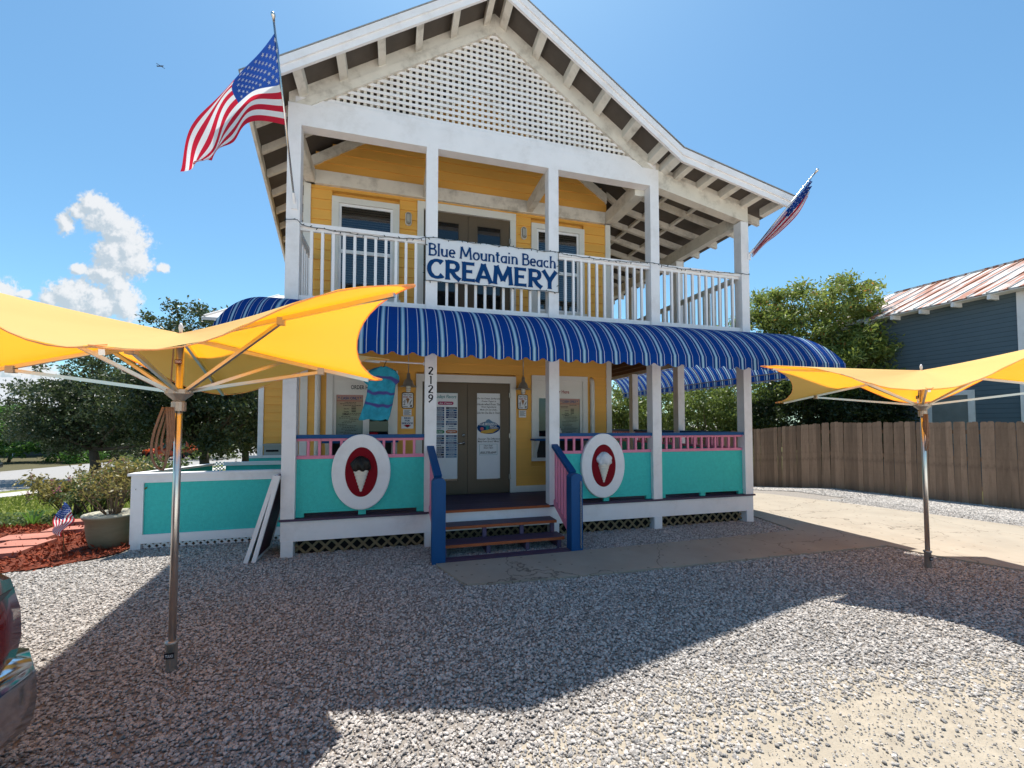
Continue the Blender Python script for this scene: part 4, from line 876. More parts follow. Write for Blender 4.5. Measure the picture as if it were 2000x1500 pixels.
def notice(x0, x1, z0, z1, label, rounded):
    o = thing('notice', label, 'sign', ((x0+x1)/2, YW-.03, z0)); r = .03
    def rr(x0, x1, z0, z1, r, y): return [(cx+r*math.cos(R_(a+b)), y, cz+r*math.sin(R_(a+b))) for cx, cz, a in ((x1-r,z1-r,0),(x0+r,z1-r,90),(x0+r,z0+r,180),(x1-r,z0+r,270)) for b in (0,30,60,90)]
    if rounded:
        M = MB(); M.prism(rr(x0,x1,z0,z1,r,YW-.036), (0,.014,0)); M.build('backing', ink, o); M = MB(); M.prism(rr(x0+.011,x1-.011,z0+.011,z1-.011,r*.8,YW-.0385), (0,.003,0)); M.build('face', paper, o)
    else: part('face', paper, (x0, x1, YW-.034, YW-.022, z0, z1), par=o)
    return o
ltn = mat('cone_print', (.32,.16,.08), .5)
for x0, lab in ((1.48, 'rounded notice with a cone drawing above the ring for service sign'), (3.575, 'rounded notice with a cone drawing between the door and the right order window')):
    o = notice(x0, x0+.2, 2.05, 2.33, lab, True); y = YW-.041; text(o, 'Fish Crack', x0+.02, x0+.18, 2.275, 2.31, y, ink, .3, .01); text(o, 'FOR 75c', x0+.025, x0+.175, 2.23, 2.262, y, redp, 0, .02)
    M = MB(); M.q([(x0+.075,y,2.205),(x0+.1,y,2.125),(x0+.125,y,2.205)]); M.q(ell(x0+.1,2.208,.03,.02,y-.001,n=12)); M.build('cone_picture', ltn, o)
    M = MB()
    for k in range(3):
        for a, b in (((.02+.012*k,2.155+.0*k),(.06,2.20)),((.135,2.15),(.175-.012*k,2.20))): M.beam((x0+a[0],y,a[1]-.018*k),(x0+b[0],y,b[1]-.018*k), .002, .006)
    M.box(x0+.02,x0+.06,y-.001,y+.001,2.11,2.118); M.box(x0+.02,x0+.10,y-.001,y+.001,2.078,2.086); M.box(x0+.14,x0+.175,y-.001,y+.001,2.095,2.11); M.box(x0+.135,x0+.175,y-.001,y+.001,2.075,2.088); M.build('small_print', ink, o)
    o = notice(x0+.025, x0+.165, 1.925 if x0 < 2 else 1.90, 2.035, 'small white printed slip under the cone notice beside the %s order window' % ('left' if x0 < 2 else 'right'), False)
    M = MB()
    for k in range(5): M.box(x0+.04, x0+.15-.02*(k % 2), YW-.036, YW-.0345, 2.015-.02*k, 2.022-.02*k)
    M.build('small_print', ink, o)
o = notice(1.475, 1.68, 1.70, 1.91, 'white ring for service sign with a dark red down arrow', False)
for k, (s, a, b) in enumerate((('RING', 1.525, 1.63), ('FOR', 1.535, 1.62), ('SERVICE', 1.485, 1.67))): text(o, s, a, b, 1.865-.045*k, 1.897-.045*k, YW-.036, navy, 0, .03)
M = MB(); y = YW-.0355; M.q([(1.53,y,1.768),(1.625,y,1.768),(1.605,y,1.755),(1.645,y,1.755),(1.578,y,1.715),(1.51,y,1.755),(1.55,y,1.755)]); M.build('arrow', redp, o)
shade = mat('lamp_enamel', (.36, .34, .30), .35, .05, 6, .03, metal=.5); bulbm = mat('frosted_jar', (.75, .72, .65), .3, .03, 4, 0)
for x, lab in ((1.585, 'galvanised barn lamp hanging between the left order window and the door'), (3.645, 'galvanised barn lamp hanging between the door and the right order window')):
    o = thing('barn_lamp', lab, 'lamp', (x, 1.12, 2.3), 'barn lamps under the porch'); y = YW-.16
    M = MB(); M.tube([(x, y, 2.62), (x, y, 3.32)], .009, 8); M.build('stem', shade, o, True)
    M = MB(); M.lathe([(.012,.30),(.03,.27),(.032,.2),(.07,.16),(.085,.12),(.09,.085),(.135,.065),(.14,.055),(.09,.06),(.05,.1)], (x, y, 2.36), 24); M.build('shade', shade, o, True)
    M = MB(); M.lathe([(.01,-.055),(.032,-.05),(.04,.0),(.036,.07),(.02,.09)], (x, y, 2.38), 14); M.build('globe', bulbm, o, True)
    M = MB()
    for z in (2.385, 2.355): M.tube([(x+.048*math.cos(a), y+.048*math.sin(a), z) for a in np.linspace(0, 2*math.pi, 15)], .003, 5)
    M.build('guard', shade, o)
for x, z, lab in ((1.565, 5.40, 'oval bulkhead light between the left upstairs window and the balcony door'), (3.70, 5.41, 'oval bulkhead light between the balcony door and the right upstairs window')):
    o = thing('bulkhead_light', lab, 'light', (x, 1.24, z-.12), 'bulkhead lights on the balcony wall'); y = YW-.03
    def pillr(w, h, y): return [(x+w*math.cos(R_(a)), y, z+h*sg+w*math.sin(R_(a))) for sg, r_ in ((1, range(0, 181, 20)), (-1, range(180, 361, 20))) for a in r_]
    M = MB(); M.rings([pillr(.055,.065,y+.02), pillr(.055,.065,y-.02), pillr(.045,.065,y-.03)]); M.build('housing', trimw, o)
    M = MB(); M.rings([pillr(.044,.064,y-.031), pillr(.035,.055,y-.05), pillr(.015,.04,y-.056)]); M.build('lens', mat('ribbed_glass', (.30,.28,.24), .25), o, True)
    for dx in (-.024, 0, .024): M = MB(); M.tube([(x+dx,y-.03,z-.09),(x+dx,y-.06,z-.05),(x+dx,y-.06,z+.05),(x+dx,y-.03,z+.09)], .005, 5); M.build('bar', trimw, o)
# counter clutter
o = thing('tub', 'pale counter tub with a dark red lid at the left order window', 'tub', (1.03, 1.1, 1.505)); M = MB(); M.lathe([(.06,0),(.068,.09),(.0,.092)], (1.03,1.1,1.505), 16); M.build('body', paper, o, True); M = MB(); M.lathe([(.07,0),(.07,.025),(.05,.045),(0,.05)], (1.03,1.1,1.597), 16); M.build('lid', redp, o, True)
o = thing('jar', 'pale tip jar with a printed label on the right order counter', 'jar', (4.33, 1.1, 1.505)); M = MB(); M.lathe([(.06,0),(.065,.02),(.065,.13),(.05,.16),(.05,.19),(0,.192)], (4.33,1.1,1.505), 16); M.build('body', bulbm, o, True); M = MB(); M.lathe([(.0665,.04),(.0665,.11)], (4.33,1.1,1.505), 16); M.build('label_band', mat('jar_label', (.6,.4,.32), .5), o, True)

# ------------------------------------------------------------------ string lights, rod and shirt, chain, iron chair
SL = thing('string_lights', 'dark green wire of mini lights wound along the balcony rail and round the banner', 'string lights', (3.8, -.1, 4.5))
pts = []; x = -.09
while x < 7.66:
    if x < 1.76: z = 4.56-.05*abs(math.sin(x*1.7))-.04*(x > .1)+.006*math.sin(x*21)
    elif x < 3.88: z = 4.53+.008*math.sin(x*17)
    else: z = 4.55-.035*abs(math.sin(x*1.7))+.006*math.sin(x*23)
    onpost = any(abs(x-p_) < .1 for p_ in PX); pts.append((x, -.077 if (onpost or 1.7 < x < 3.95) else -.037, z)); x += .05
M = MB(); M.tube(pts, .0045, 5)
loop = [(1.775, -.078, 4.53-.64*k/12+.0) for k in range(13)]+[(1.775+2.095*k/30, -.078, 3.885+.006*math.sin(k)) for k in range(31)]+[(3.87, -.078, 3.89+.64*k/12) for k in range(13)]
M.tube(loop, .0045, 5); wirem = mat('green_wire', (.01,.022,.016), .5); M.build('wire', wirem, SL)
bs = None
for k, p_ in enumerate(pts[::2]+loop[::2]):
    if bs is None:
        M = MB(); o0 = W[SL.name]; M.lathe([(.003,0),(.006,-.012),(.006,-.028),(.001,-.04)], o0, 5); bs = M.build('bulb', wirem, SL); bs.location = Vector(p_)-o0; continue
    c = share(bs, SL, Vector(p_)-o0); c.rotation_euler = (random.uniform(-1, 1), random.uniform(-2.6, 2.6), 0)
o = thing('shirt_rod', 'white rod reaching sideways from the numbered porch post', 'rod', (1.4, -.03, 2.66)); M = MB(); M.tube([(1.79,-.0,2.665),(.95,-.05,2.675)], .011, 8); M.build('rod', white, o, True); M = MB(); M.lathe([(.03,0),(.03,.012),(.012,.03)], (1.784,0,2.665), 12, 'x'); M.v = [(2*1.784-v[0], v[1], v[2]) for v in M.v]; M.build('flange', white, o)
def shirtmat():
    m = mat('tie_dye', (.04,.38,.58), .8, .45, 9, .15, 60, trans=(.02,.35,.5), tmix=.25); t = m.node_tree; b = t.nodes['Principled BSDF']; src = b.inputs['Base Color'].links[0].from_socket
    tx = N(t, 'ShaderNodeTexCoord'); wv = N(t, 'ShaderNodeTexWave', bands_direction='Z'); wv.inputs['Scale'].default_value = 1.5; wv.inputs['Distortion'].default_value = 11; wv.inputs['Detail'].default_value = 3; t.links.new(tx.outputs['Object'], wv.inputs[0])
    mr = N(t, 'ShaderNodeMapRange'); t.links.new(wv.outputs['Fac'], mr.inputs[0]); mr.inputs[1].default_value = .78; mr.inputs[2].default_value = .95; mx_ = N(t, 'ShaderNodeMix', data_type='RGBA'); t.links.new(mr.outputs[0], mx_.inputs[0]); t.links.new(src, mx_.inputs[6]); mx_.inputs[7].default_value = (.10,.07,.30,1); t.links.new(mx_.outputs[2], b.inputs['Base Color']); return m
o = thing('hanging_shirt', 'blue tie-dyed shirt on a black hanger under the porch awning', 'shirt', (1.2, -.1, 1.9))
M = MB(); M.tube([(1.22,-.045,2.695),(1.235,-.05,2.70),(1.24,-.055,2.67),(1.22,-.06,2.63),(1.22,-.06,2.60),(1.08,-.06,2.545),(1.06,-.06,2.53)], .005, 6); M.tube([(1.22,-.06,2.60),(1.36,-.06,2.545),(1.38,-.06,2.53)], .005, 6); M.build('hanger', black, o)
rows = [(2.585,-.05,.05),(2.56,-.12,.13),(2.52,-.19,.19),(2.46,-.235,.225),(2.38,-.25,.235),(2.33,-.19,.19),(2.2,-.19,.185),(2.05,-.21,.17),(1.9,-.245,.15),(1.84,-.265,.135)]
rs = []
for i, (z, a, b) in enumerate(rows):
    sh = -.085*(2.5-z); row = []
    for k in range(28):
        th = 2*math.pi*k/28; f = .5-.5*math.cos(th); xx = a+(b-a)*f; d_ = .045*math.sin(th)+.018*math.sin(xx*42+z*3)*min(1, (2.6-z)*3); row.append((1.20+xx+sh, -.075+d_, z+.012*math.sin(k*1.1+i)))
    rs.append(row)
M = MB(); M.rings(rs, False); M.build('shirt', shirtmat(), o, True)
o = thing('chain', 'steel chain hanging down the right blue newel post', 'chain', (3.86, -.9, .05)); M = MB()
for k in range(26):
    z = .96-.035*k; h_ = k % 2 == 0; M.tube([(3.862+(.009*math.cos(a) if h_ else 0), -.892+(0 if h_ else .009*math.cos(a)), z+.023*math.sin(a)) for a in np.linspace(0, 2*math.pi, 9)], .0035, 4, False)
M.build('links', galv, o)
o = thing('iron_chair', 'black wrought iron chair standing on the balcony by the corner', 'chair', (5.9, 2.6, ZB)); M = MB()
for dx, dy in ((-.2,-.2),(.2,-.2),(-.2,.2),(.2,.2)): M = MB(); M.tube([(5.9+dx*1.1,2.6+dy*1.1,ZB),(5.9+dx,2.6+dy,ZB+.43)], .011, 6); M.build('leg', black, o)
M = MB(); M.lathe([(0,0),(.22,0),(.23,.012),(.22,.025),(0,.025)], (5.9,2.6,ZB+.43), 18); M.build('seat', black, o)
M = MB(); M.tube([(5.9+.21*math.cos(a), 2.81, ZB+.62+.27*math.sin(a)) for a in np.linspace(0, 2*math.pi, 19)], .011, 6); M.tube([(5.9+.11*math.cos(a), 2.81, ZB+.62+.15*math.sin(a)) for a in np.linspace(0, 2*math.pi, 15)], .008, 6)
for a in np.linspace(0, math.pi, 5): M.tube([(5.9+.2*math.cos(a),2.81,ZB+.62+.26*math.sin(a)),(5.9-.2*math.cos(a),2.81,ZB+.62-.26*math.sin(a))], .006, 5)
M.build('backrest', black, o)

# ------------------------------------------------------------------ teal ramp, leaning boards
RP = thing('ramp_wall', 'teal panelled ramp wall with white frame beside the porch', 'wall', (-1.2, .9, 0))
part('panel', teal, (-2.06, -.12, .905, .925, .2, .96), par=RP)
part('frame_board', white, (-2.2, -2.05, .88, .95, .09, 1.0), par=RP); part('frame_board', white, (-2.05, -.1, .88, .95, .09, .215), par=RP); part('frame_board', white, (-2.05, -.1, .88, .95, .945, 1.0), (-2.2, -2.05, .882, .95, 1.0, 1.045), (-2.05, -.1, .882, .95, 1.0, 1.045), par=RP)
part('cap', white, (-2.23, -.1, .85, .99, 1.046, 1.08), par=RP); part('foot', white, (-2.19, -2.07, .885, .945, -.05, .089), par=RP)
diag_lattice(-2.06, -.12, -.02, .1, .93, white, .09, .028, RP)
M = MB(); M.hexa(((-2.2,.99,.1),(-2.15,.99,.1),(-1.72,2.3,.1),(-1.77,2.3,.1),(-2.2,.99,1.045),(-2.15,.99,1.045),(-1.72,2.3,1.045),(-1.77,2.3,1.045))); M.build('panel', teal, RP)
M = MB(); M.hexa(((-2.235,.99,1.047),(-2.12,.99,1.047),(-1.69,2.3,1.047),(-1.8,2.3,1.047),(-2.235,.99,1.082),(-2.12,.99,1.082),(-1.69,2.3,1.082),(-1.8,2.3,1.082))); M.build('cap', white, RP)
part('panel', teal, (-1.56, -.3, 2.42, 2.46, .3, 1.03), par=RP); part('cap', white, (-1.58, -.28, 2.38, 2.5, 1.03, 1.09), par=RP)
part('rail', white, (-1.45, -.3, 3.3, 3.36, 1.09, 1.14), par=RP); part('panel', teal, (-1.45, -.3, 3.31, 3.34, .3, 1.09), par=RP)
diag_lattice(-1.74, -1.57, .75, 1.1, 2.4, mat('teal_lattice', (.10,.42,.38), .6), .055, .012, RP)
part('landing', wood, (-2.1, -.14, .99, 3.3, .02, .36), par=RP)
o = thing('utility_cabinet', 'pale grey plastic cabinet against the yellow wing wall', 'cabinet', (-1.0, 3.5, .36)); cabm = mat('grey_plastic', (.30,.33,.32), .5, .04)
part('body', cabm, (-1.20, -.88, 3.35, 3.62, .36, 1.33), par=o); part('door', cabm, (-1.15, -.95, 3.335, 3.35, .42, 1.12), par=o); part('vent', dark, (-1.16, -.93, 3.343, 3.352, 1.21, 1.25), par=o); part('top', cabm, (-1.215, -.865, 3.33, 3.63, 1.33, 1.37), par=o)
mar = mat('maroon_face', (.07,.02,.035), .5, .08, 6, .1)
for k, (dx, lab) in enumerate(((-.44, 'folded white sandwich board leaning outermost against the porch corner'), (-.35, 'white edged maroon board leaning closest to the porch corner post'))):
    o = thing('leaning_board', lab, 'board', (dx, -.12, 0), 'boards leaning on the porch corner'); a = Vector((dx, -.17, .012)); b = Vector((-.14+.04*k, -.10, 1.10)); d = (b-a).normalized(); 
    e = Vector((.0, .62, .0)); nrm = d.cross(e).normalized()*.017; M = MB(); M.hexa((a-nrm, a+nrm, a+e+nrm, a+e-nrm, b-nrm, b+nrm, b+e+nrm, b+e-nrm)); M.build('panel', mar if k else paper, o)
    for p_, q_, s in ((a, b, 1), (a+e, b+e, 1), (a+Vector((0,0,.03)), a+e+Vector((0,0,.03)), 0), (b-d*.03, b+e-d*.03, 0)): M = MB(); M.beam(p_, q_, .048, .048, nrm); M.build('frame', white, o)
    M = MB(); M.lathe([(.012,-.02),(.012,.02)], b-d*.03, 8, 'y'); M.build('hinge', galv, o)

# ------------------------------------------------------------------ planter, stones, beds
def leafmat(n, c, tr=None, var=.35, sc=1.2, rough=.45): return mat(n, c, rough, var, sc, 0, trans=tr or tuple(min(1, x*1.9) for x in c), tmix=.32, spec=.5)
lf_oak = leafmat('oak_leaf', (.045,.062,.022)); lf_bright = leafmat('bright_leaf', (.075,.16,.025)); lf_tree = leafmat('cassia_leaf', (.17,.21,.045)); lf_hedge = leafmat('hedge_leaf', (.12,.16,.035)); lf_dry = leafmat('yellowing_leaf', (.20,.17,.05)); lf_bed = leafmat('bed_leaf', (.10,.135,.04)); lf_dark = leafmat('dark_leaf', (.03,.045,.014)); petal = leafmat('pink_petal', (.30,.10,.14))  # the darkest leaf is one even deep green for thickets and dark shrubs
o = thing('planter', 'large olive brown stoneware pot at the corner of the teal ramp', 'planter', (-2.59, 1.27, 0)); potm = mat('stoneware', (.20,.17,.11), .6, .15, 4, .25, 30, st=(1,1,6), dirt=.3, dcol=(.3,.28,.2))
M = MB(); M.lathe([(.0,.0),(.22,.0),(.25,.03),(.285,.17),(.30,.30),(.305,.40),(.335,.43),(.345,.455),(.335,.475),(.30,.475),(.285,.44),(.27,.40),(.0,.395)], (-2.59,1.27,0), 36); M.build('pot', potm, o, True)
M = MB(); M.lathe([(.343,.452),(.349,.465),(.338,.482),(.305,.482),(.296,.47)], (-2.59,1.27,0), 36); M.build('rim', mat('pot_rim', (.40,.38,.30), .6, .1, 6, .2), o, True)
M = MB(); M.lathe([(.0,.0),(.28,-.005)], (-2.59,1.27,.41), 20); M.build('potting_soil', mat('soil', (.05,.03,.02), .95, .3, 20, .6), o)
def shrub(name, label, base, stems, h, spread, lm, lsize, per, group=None, twm=None, flower=None, tilt=(0,0)):
    o = thing(name, label, 'shrub', base, group); b = Vector(base); M = MB(); tips = []
    for k in range(stems):
        a = random.uniform(0, 6.28); r = spread*math.sqrt(random.random()); hh = h*random.uniform(.55, 1.05); p0 = b+Vector((.05*math.cos(a), .05*math.sin(a), 0)); p2 = b+Vector((r*math.cos(a)+tilt[0], r*math.sin(a)+tilt[1], hh)); p1 = p0.lerp(p2, .5)+Vector((random.gauss(0,.05), random.gauss(0,.05), .08*h))
        M.tube([p0, p1, p2], [.011, .008, .003], 5); tips.append((p0, p1, p2))
        for j in range(4):
            q = p1.lerp(p2, random.random()); e = q+Vector((random.gauss(0,.13), random.gauss(0,.13), random.uniform(.02,.16)))*1.0; M.tube([q, e], [.005, .002], 4); tips.append((q, q.lerp(e, .5), e))
    M.build('stems', twm or bark, o)
    P = []
    for p0, p1, p2 in tips:
        for j in range(per): f = random.random(); q = p1.lerp(p2, f); P.append((q.x+random.gauss(0,.05), q.y+random.gauss(0,.05), q.z+random.gauss(0,.04)))
    V, F = leaves(np.array(P), lsize, .5); np_mesh('foliage', V, F, lm, o)
    if flower:
        P = []
        for p0, p1, p2 in random.sample(tips, min(flower, len(tips))):
            for j in range(26): s_ = random.random(); P.append((p2.x+random.gauss(0,.014), p2.y+random.gauss(0,.014), p2.z+.11*s_))
        V, F = leaves(np.array(P), .028, .7); np_mesh('blossom', V, F, petal, o)
    return o
shrub('potted_shrub', 'sparse twiggy shrub with yellowing leaves growing in the stoneware pot', (-2.59,1.27,.41), 20, .78, .46, lf_dry, .05, 12, twm=mat('dry_twig', (.19,.13,.085), .9))
for k, (x, y, h_, sp_, lab) in enumerate(((-5.3,5.0,.85,.7,'yellow green shrub with pink flower spikes at the lawn side of the bed'),(-2.85,3.0,.95,.45,'leafy flowering shrub close behind the planter by the ramp side wall'),(-4.5,4.3,.8,.65,'low spreading shrub between lawn and mulch behind the small flag'),(-3.7,4.3,1.0,.6,'tall loose flowering shrub left of the teal ramp wall'),(-4.3,5.8,1.1,.7,'farthest flowering shrub of the bed toward the road'))):
    shrub('flowering_shrub', lab, (x, y, g(y)), 30, h_*1.12, sp_*1.1, lf_bed if k % 2 else lf_dry if k == 0 else lf_bed, .075, 18, 'flowering shrubs of the bed', flower=9)
o = thing('spiky_plant', 'small strap-leaved green plant at the edge of the mulch', 'plant', (-5.0, 3.55, g(3.55))); M = MB()
for k in range(18):
    a = k*2.4; l_ = random.uniform(.25,.4); b = Vector((-5.0,3.55,g(3.55))); u = Vector((math.cos(a), math.sin(a), 0)); w_ = Vector((-u.y, u.x, 0))*.014; c1 = b+u*l_*.4+Vector((0,0,l_*.75)); c2 = b+u*l_+Vector((0,0,l_*.8)); M.q((b-w_, b+w_, c1+w_, c1-w_)); M.q((c1-w_, c1+w_, c2))
M.build('leaf_blades', lf_bright, o)
P = []
for k in range(240):
    x = random.uniform(-9.5,-3.6); y = random.uniform(3.5,5.2)+(-.12*(x+4)); c = np.array([x, y, g(y)+.05]); P.append(c+rng.normal(size=(26,3))*np.array([.13,.13,.045]))
V, F = leaves(np.concatenate(P), .06, .6); gc = np_mesh('ground_cover', V, F, lf_bed, kind='stuff'); gc['label'] = 'low leafy ground cover between lawn and mulch'
stm = mat('pink_paver', (.42,.17,.125), .85, .14, 5, .4, 60)
for k, (x, y, w_, d_, rz, lab) in enumerate(((-3.95,1.85,.62,.42,.1,'second largest'),(-3.72,1.42,.56,.40,-.05,''),(-3.62,1.0,.40,.36,.1,''),(-3.75,2.3,.5,.36,.15,''),(-3.95,2.95,.42,.34,.1,''))):
    labs = ['broad red paver in the middle of the mulch path','red paver next to the broad one toward the gravel','small red paver at the gravel edge of the mulch','red paver beside the small stick flag','farthest red paver at the groundcover end of the mulch path']
    M = MB(); M.beam((x-w_/2*math.cos(rz), y-w_/2*math.sin(rz), .05), (x+w_/2*math.cos(rz), y+w_/2*math.sin(rz), .05), d_-.06, .075); s = M.build('stepping_stone', stm); tag(s, labs[k], 'paver', 'red pavers in the mulch')
rockm = mat('tan_rock', (.42,.35,.26), .9, .15, 6, .7, 20)
for x, y, z, sx, sy, sz, lab in ((-2.42,2.95,.18,.34,.2,.13,'long tan rock on top of the pile behind the planter'),(-2.5,2.55,.05,.3,.2,.11,'flat tan rock low behind the planter'),(-2.75,2.85,.05,.22,.18,.09,'small tan rock under the pile behind the planter')):
    M = MB(); M.rings([[(x+sx*math.sin(math.pi*(i+.5)/6)*math.cos(2*math.pi*j/9)*random.uniform(.82,1.1), y+sy*math.sin(math.pi*(i+.5)/6)*math.sin(2*math.pi*j/9)*random.uniform(.82,1.1), z+sz*math.cos(math.pi*(i+.5)/6)) for j in range(9)] for i in range(6)]); tag(M.build('rock', rockm), lab, 'rock', 'rocks behind the planter')

# ------------------------------------------------------------------ board fence
FA, FB = Vector((14.75, -3.8, 0)), Vector((11.0, 9.6, 0)); fd = (FB-FA).normalized(); nb = int((FB-FA).length/.105)
FN = thing('board_fence', 'weathered brown dog-eared board fence along the drive', 'fence', (FA+FB)/2)
fwood = mat('weathered_fence_wood', (.27,.185,.13), .85, .2, 3, .5, 30, rnd=.28, st=(6,6,.6), dirt=.55, dcol=(.09,.06,.045), dsc=4)
fbm = None; ang = math.atan2(fd.y, fd.x); o0 = W[FN.name]
for k in range(nb):
    p = FA+fd*(.105*(k+.5)); zb = g(p.y)-.03
    if fbm is None:
        M = MB(); w_ = .0515; M.prism([(-w_+o0.x,o0.y,o0.z),(w_+o0.x,o0.y,o0.z),(w_+o0.x,o0.y,1.83+o0.z),(w_-.02+o0.x,o0.y,1.86+o0.z),(-w_+.02+o0.x,o0.y,1.86+o0.z),(-w_+o0.x,o0.y,1.83+o0.z)], (0,.018,0)); fbm = M.build('board', fwood, FN); c = fbm
    else: c = share(fbm, FN, (0,0,0))
    c.location = p+Vector((random.gauss(0,.002), random.gauss(0,.002), zb))-o0; c.rotation_euler = (0, random.gauss(0,.006), ang+random.gauss(0,.012)); c.scale = (1, 1, random.uniform(.99, 1.008))
nv = Vector((-fd.y, fd.x, 0)); nv = -nv if nv.x < 0 else nv
for zz in (.35, 1.0, 1.6):
    M = MB()
    for k in range(6): a = FA.lerp(FB, k/6); b = FA.lerp(FB, (k+1)/6); M.beam(a+nv*.05+Vector((0,0,g(a.y)+zz)), b+nv*.05+Vector((0,0,g(b.y)+zz)), .04, .09)
    M.build('rail', fwood, FN)
for k in range(7): p = FA.lerp(FB, k/6)+nv*.12; part('fence_post', fwood, (p.x-.045,p.x+.045,p.y-.045,p.y+.045,g(p.y)-.3,g(p.y)+1.75), par=FN)

# ------------------------------------------------------------------ neighbouring houses
NH = thing('grey_house', 'slate blue clapboard house with a rust streaked tin roof behind the fence', 'house', (20, 2, 0))
def lapmat(n, c, sp):
    m = mat(n, c, .6, .05, 3, 0); t = m.node_tree; b = t.nodes['Principled BSDF']; tx = N(t, 'ShaderNodeTexCoord'); sx = N(t, 'ShaderNodeSeparateXYZ'); t.links.new(tx.outputs['Object'], sx.inputs[0])
    f = math_(t, 'FRACT', math_(t, 'DIVIDE', sx.outputs[2], sp)); bp = N(t, 'ShaderNodeBump'); bp.inputs['Distance'].default_value = .03; bp.inputs['Strength'].default_value = 1; t.links.new(math_(t, 'SUBTRACT', 1, f), bp.inputs['Height']); t.links.new(bp.outputs[0], b.inputs['Normal'])
    src = b.inputs['Base Color'].links[0].from_socket; mx_ = N(t, 'ShaderNodeMix', data_type='RGBA'); t.links.new(math_(t, 'GREATER_THAN', f, .9), mx_.inputs[0]); t.links.new(src, mx_.inputs[6]); mx_.inputs[7].default_value = (*[x*.55 for x in c], 1); t.links.new(mx_.outputs[2], b.inputs['Base Color']); return m
slate = lapmat('slate_clapboard', (.11,.145,.165), .13)
NX = 17.35
part('wall', slate, (NX, 24, -9, 6.2, -.6, 5.5), par=NH)
part('corner_trim', white, (NX-.03, NX+.1, .62, .80, -.3, 5.3), par=NH)
part('window_frame', white, (NX-.04, NX+.02, 1.72, 1.86, 1.2, 2.62), (NX-.04, NX+.02, 2.72, 2.86, 1.2, 2.62), (NX-.045, NX+.02, 1.72, 2.86, 2.62, 2.76), par=NH); part('window_blind', mat('grey_blind', (.22,.24,.24), .6), (NX-.02, NX+.0, 1.86, 2.72, 1.2, 2.62), par=NH)
part('window_frame', white, (NX-.04, NX+.02, -1.2, -1.08, 2.0, 3.6), (NX-.04, NX+.02, -.1, .02, 2.0, 3.6), (NX-.045, NX+.02, -1.2, .02, 3.6, 3.74), par=NH); part('window_pane', dglass, (NX-.02, NX, -1.08, -.1, 2.0, 3.6), par=NH)
def tin():
    m = mat('rusted_tin', (.56,.55,.53), .45, .05, 3, .05, metal=.15); t = m.node_tree; b = t.nodes['Principled BSDF']; tx = N(t, 'ShaderNodeTexCoord'); mp = N(t, 'ShaderNodeMapping'); mp.inputs['Scale'].default_value = (.3, 4.6, .3); t.links.new(tx.outputs['Object'], mp.inputs[0])
    nz = noise(t, mp.outputs[0], 1.6, 6, .6); mr = N(t, 'ShaderNodeMapRange', interpolation_type='SMOOTHSTEP'); t.links.new(nz, mr.inputs[0]); mr.inputs[1].default_value = .46; mr.inputs[2].default_value = .55; mr.inputs[4].default_value = .9
    src = b.inputs['Base Color'].links[0].from_socket; mx_ = N(t, 'ShaderNodeMix', data_type='RGBA'); t.links.new(mr.outputs[0], mx_.inputs[0]); t.links.new(src, mx_.inputs[6]); mx_.inputs[7].default_value = (.30,.095,.03,1); t.links.new(mx_.outputs[2], b.inputs['Base Color']); return m
tinm = tin(); EXn, EZ, pit = 16.95, 5.33, .45
zr = lambda x: EZ+pit*(x-EXn)
y = -9.3; k = 0
while y < 5.6:
    M = MB(); M.hexa(((EXn,y,EZ),(20.6,y,zr(20.6)),(20.6,y+.40,zr(20.6)),(EXn,y+.40,EZ),(EXn,y,EZ+.03),(20.6,y,zr(20.6)+.03),(20.6,y+.40,zr(20.6)+.03),(EXn,y+.40,EZ+.03))); M.build('roof_panel', tinm, NH)
    M = MB(); M.beam((EXn-.01,y+.41,EZ+.035),(20.6,y+.41,zr(20.6)+.035), .035, .05); M.build('roof_seam', tinm, NH); y += .42
M = MB(); M.hexa(((20.6,-9.3,zr(20.6)),(24.3,-9.3,EZ),(24.3,5.6,EZ),(20.6,5.6,zr(20.6)),(20.6,-9.3,zr(20.6)+.03),(24.3,-9.3,EZ+.03),(24.3,5.6,EZ+.03),(20.6,5.6,zr(20.6)+.03))); M.build('roof_slope', tinm, NH)
part('ridge_cap', tinm, (20.5, 20.72, -9.3, 5.6, zr(20.6)+.0, zr(20.6)+.06), par=NH); M = MB(); M.prism([(NX,5.5,5.4),(24,5.5,5.4),(20.6,5.5,zr(20.6)-.02)], (0,.1,0)); M.build('gable', slate, NH)
y = -9; 
while y < 5.5: part('rafter_tail', white, (EXn+.03, NX, y, y+.07, EZ-.14, EZ-.02), par=NH); y += .78
part('soffit', white, (EXn+.02, NX+.02, -9.2, 5.5, EZ-.022, EZ-.004), par=NH)
FH = thing('far_house', 'far house with grey metal roof among the trees across the road', 'house', (-39, 52, g(52)))
part('wall', mat('far_wall', (.12,.115,.11), .7), (-48, -31.5, 50, 58, -2, 3.9), par=FH)
part('porch_post', white, (-36.1,-35.8,48.6,48.9,-2,3.6), par=FH); part('porch_post', white, (-33.1,-32.8,48.6,48.9,-2,3.6), par=FH); frm = mat('far_metal_roof', (.50,.49,.48), .5)
for x in (-38.2, -35, -33.6): w_ = part('window', white, (x,x+1,49.94,50,.8,2.6), par=FH); part('pane', dglass, (x+.1,x+.9,49.92,49.94,.9,2.5), par=w_)
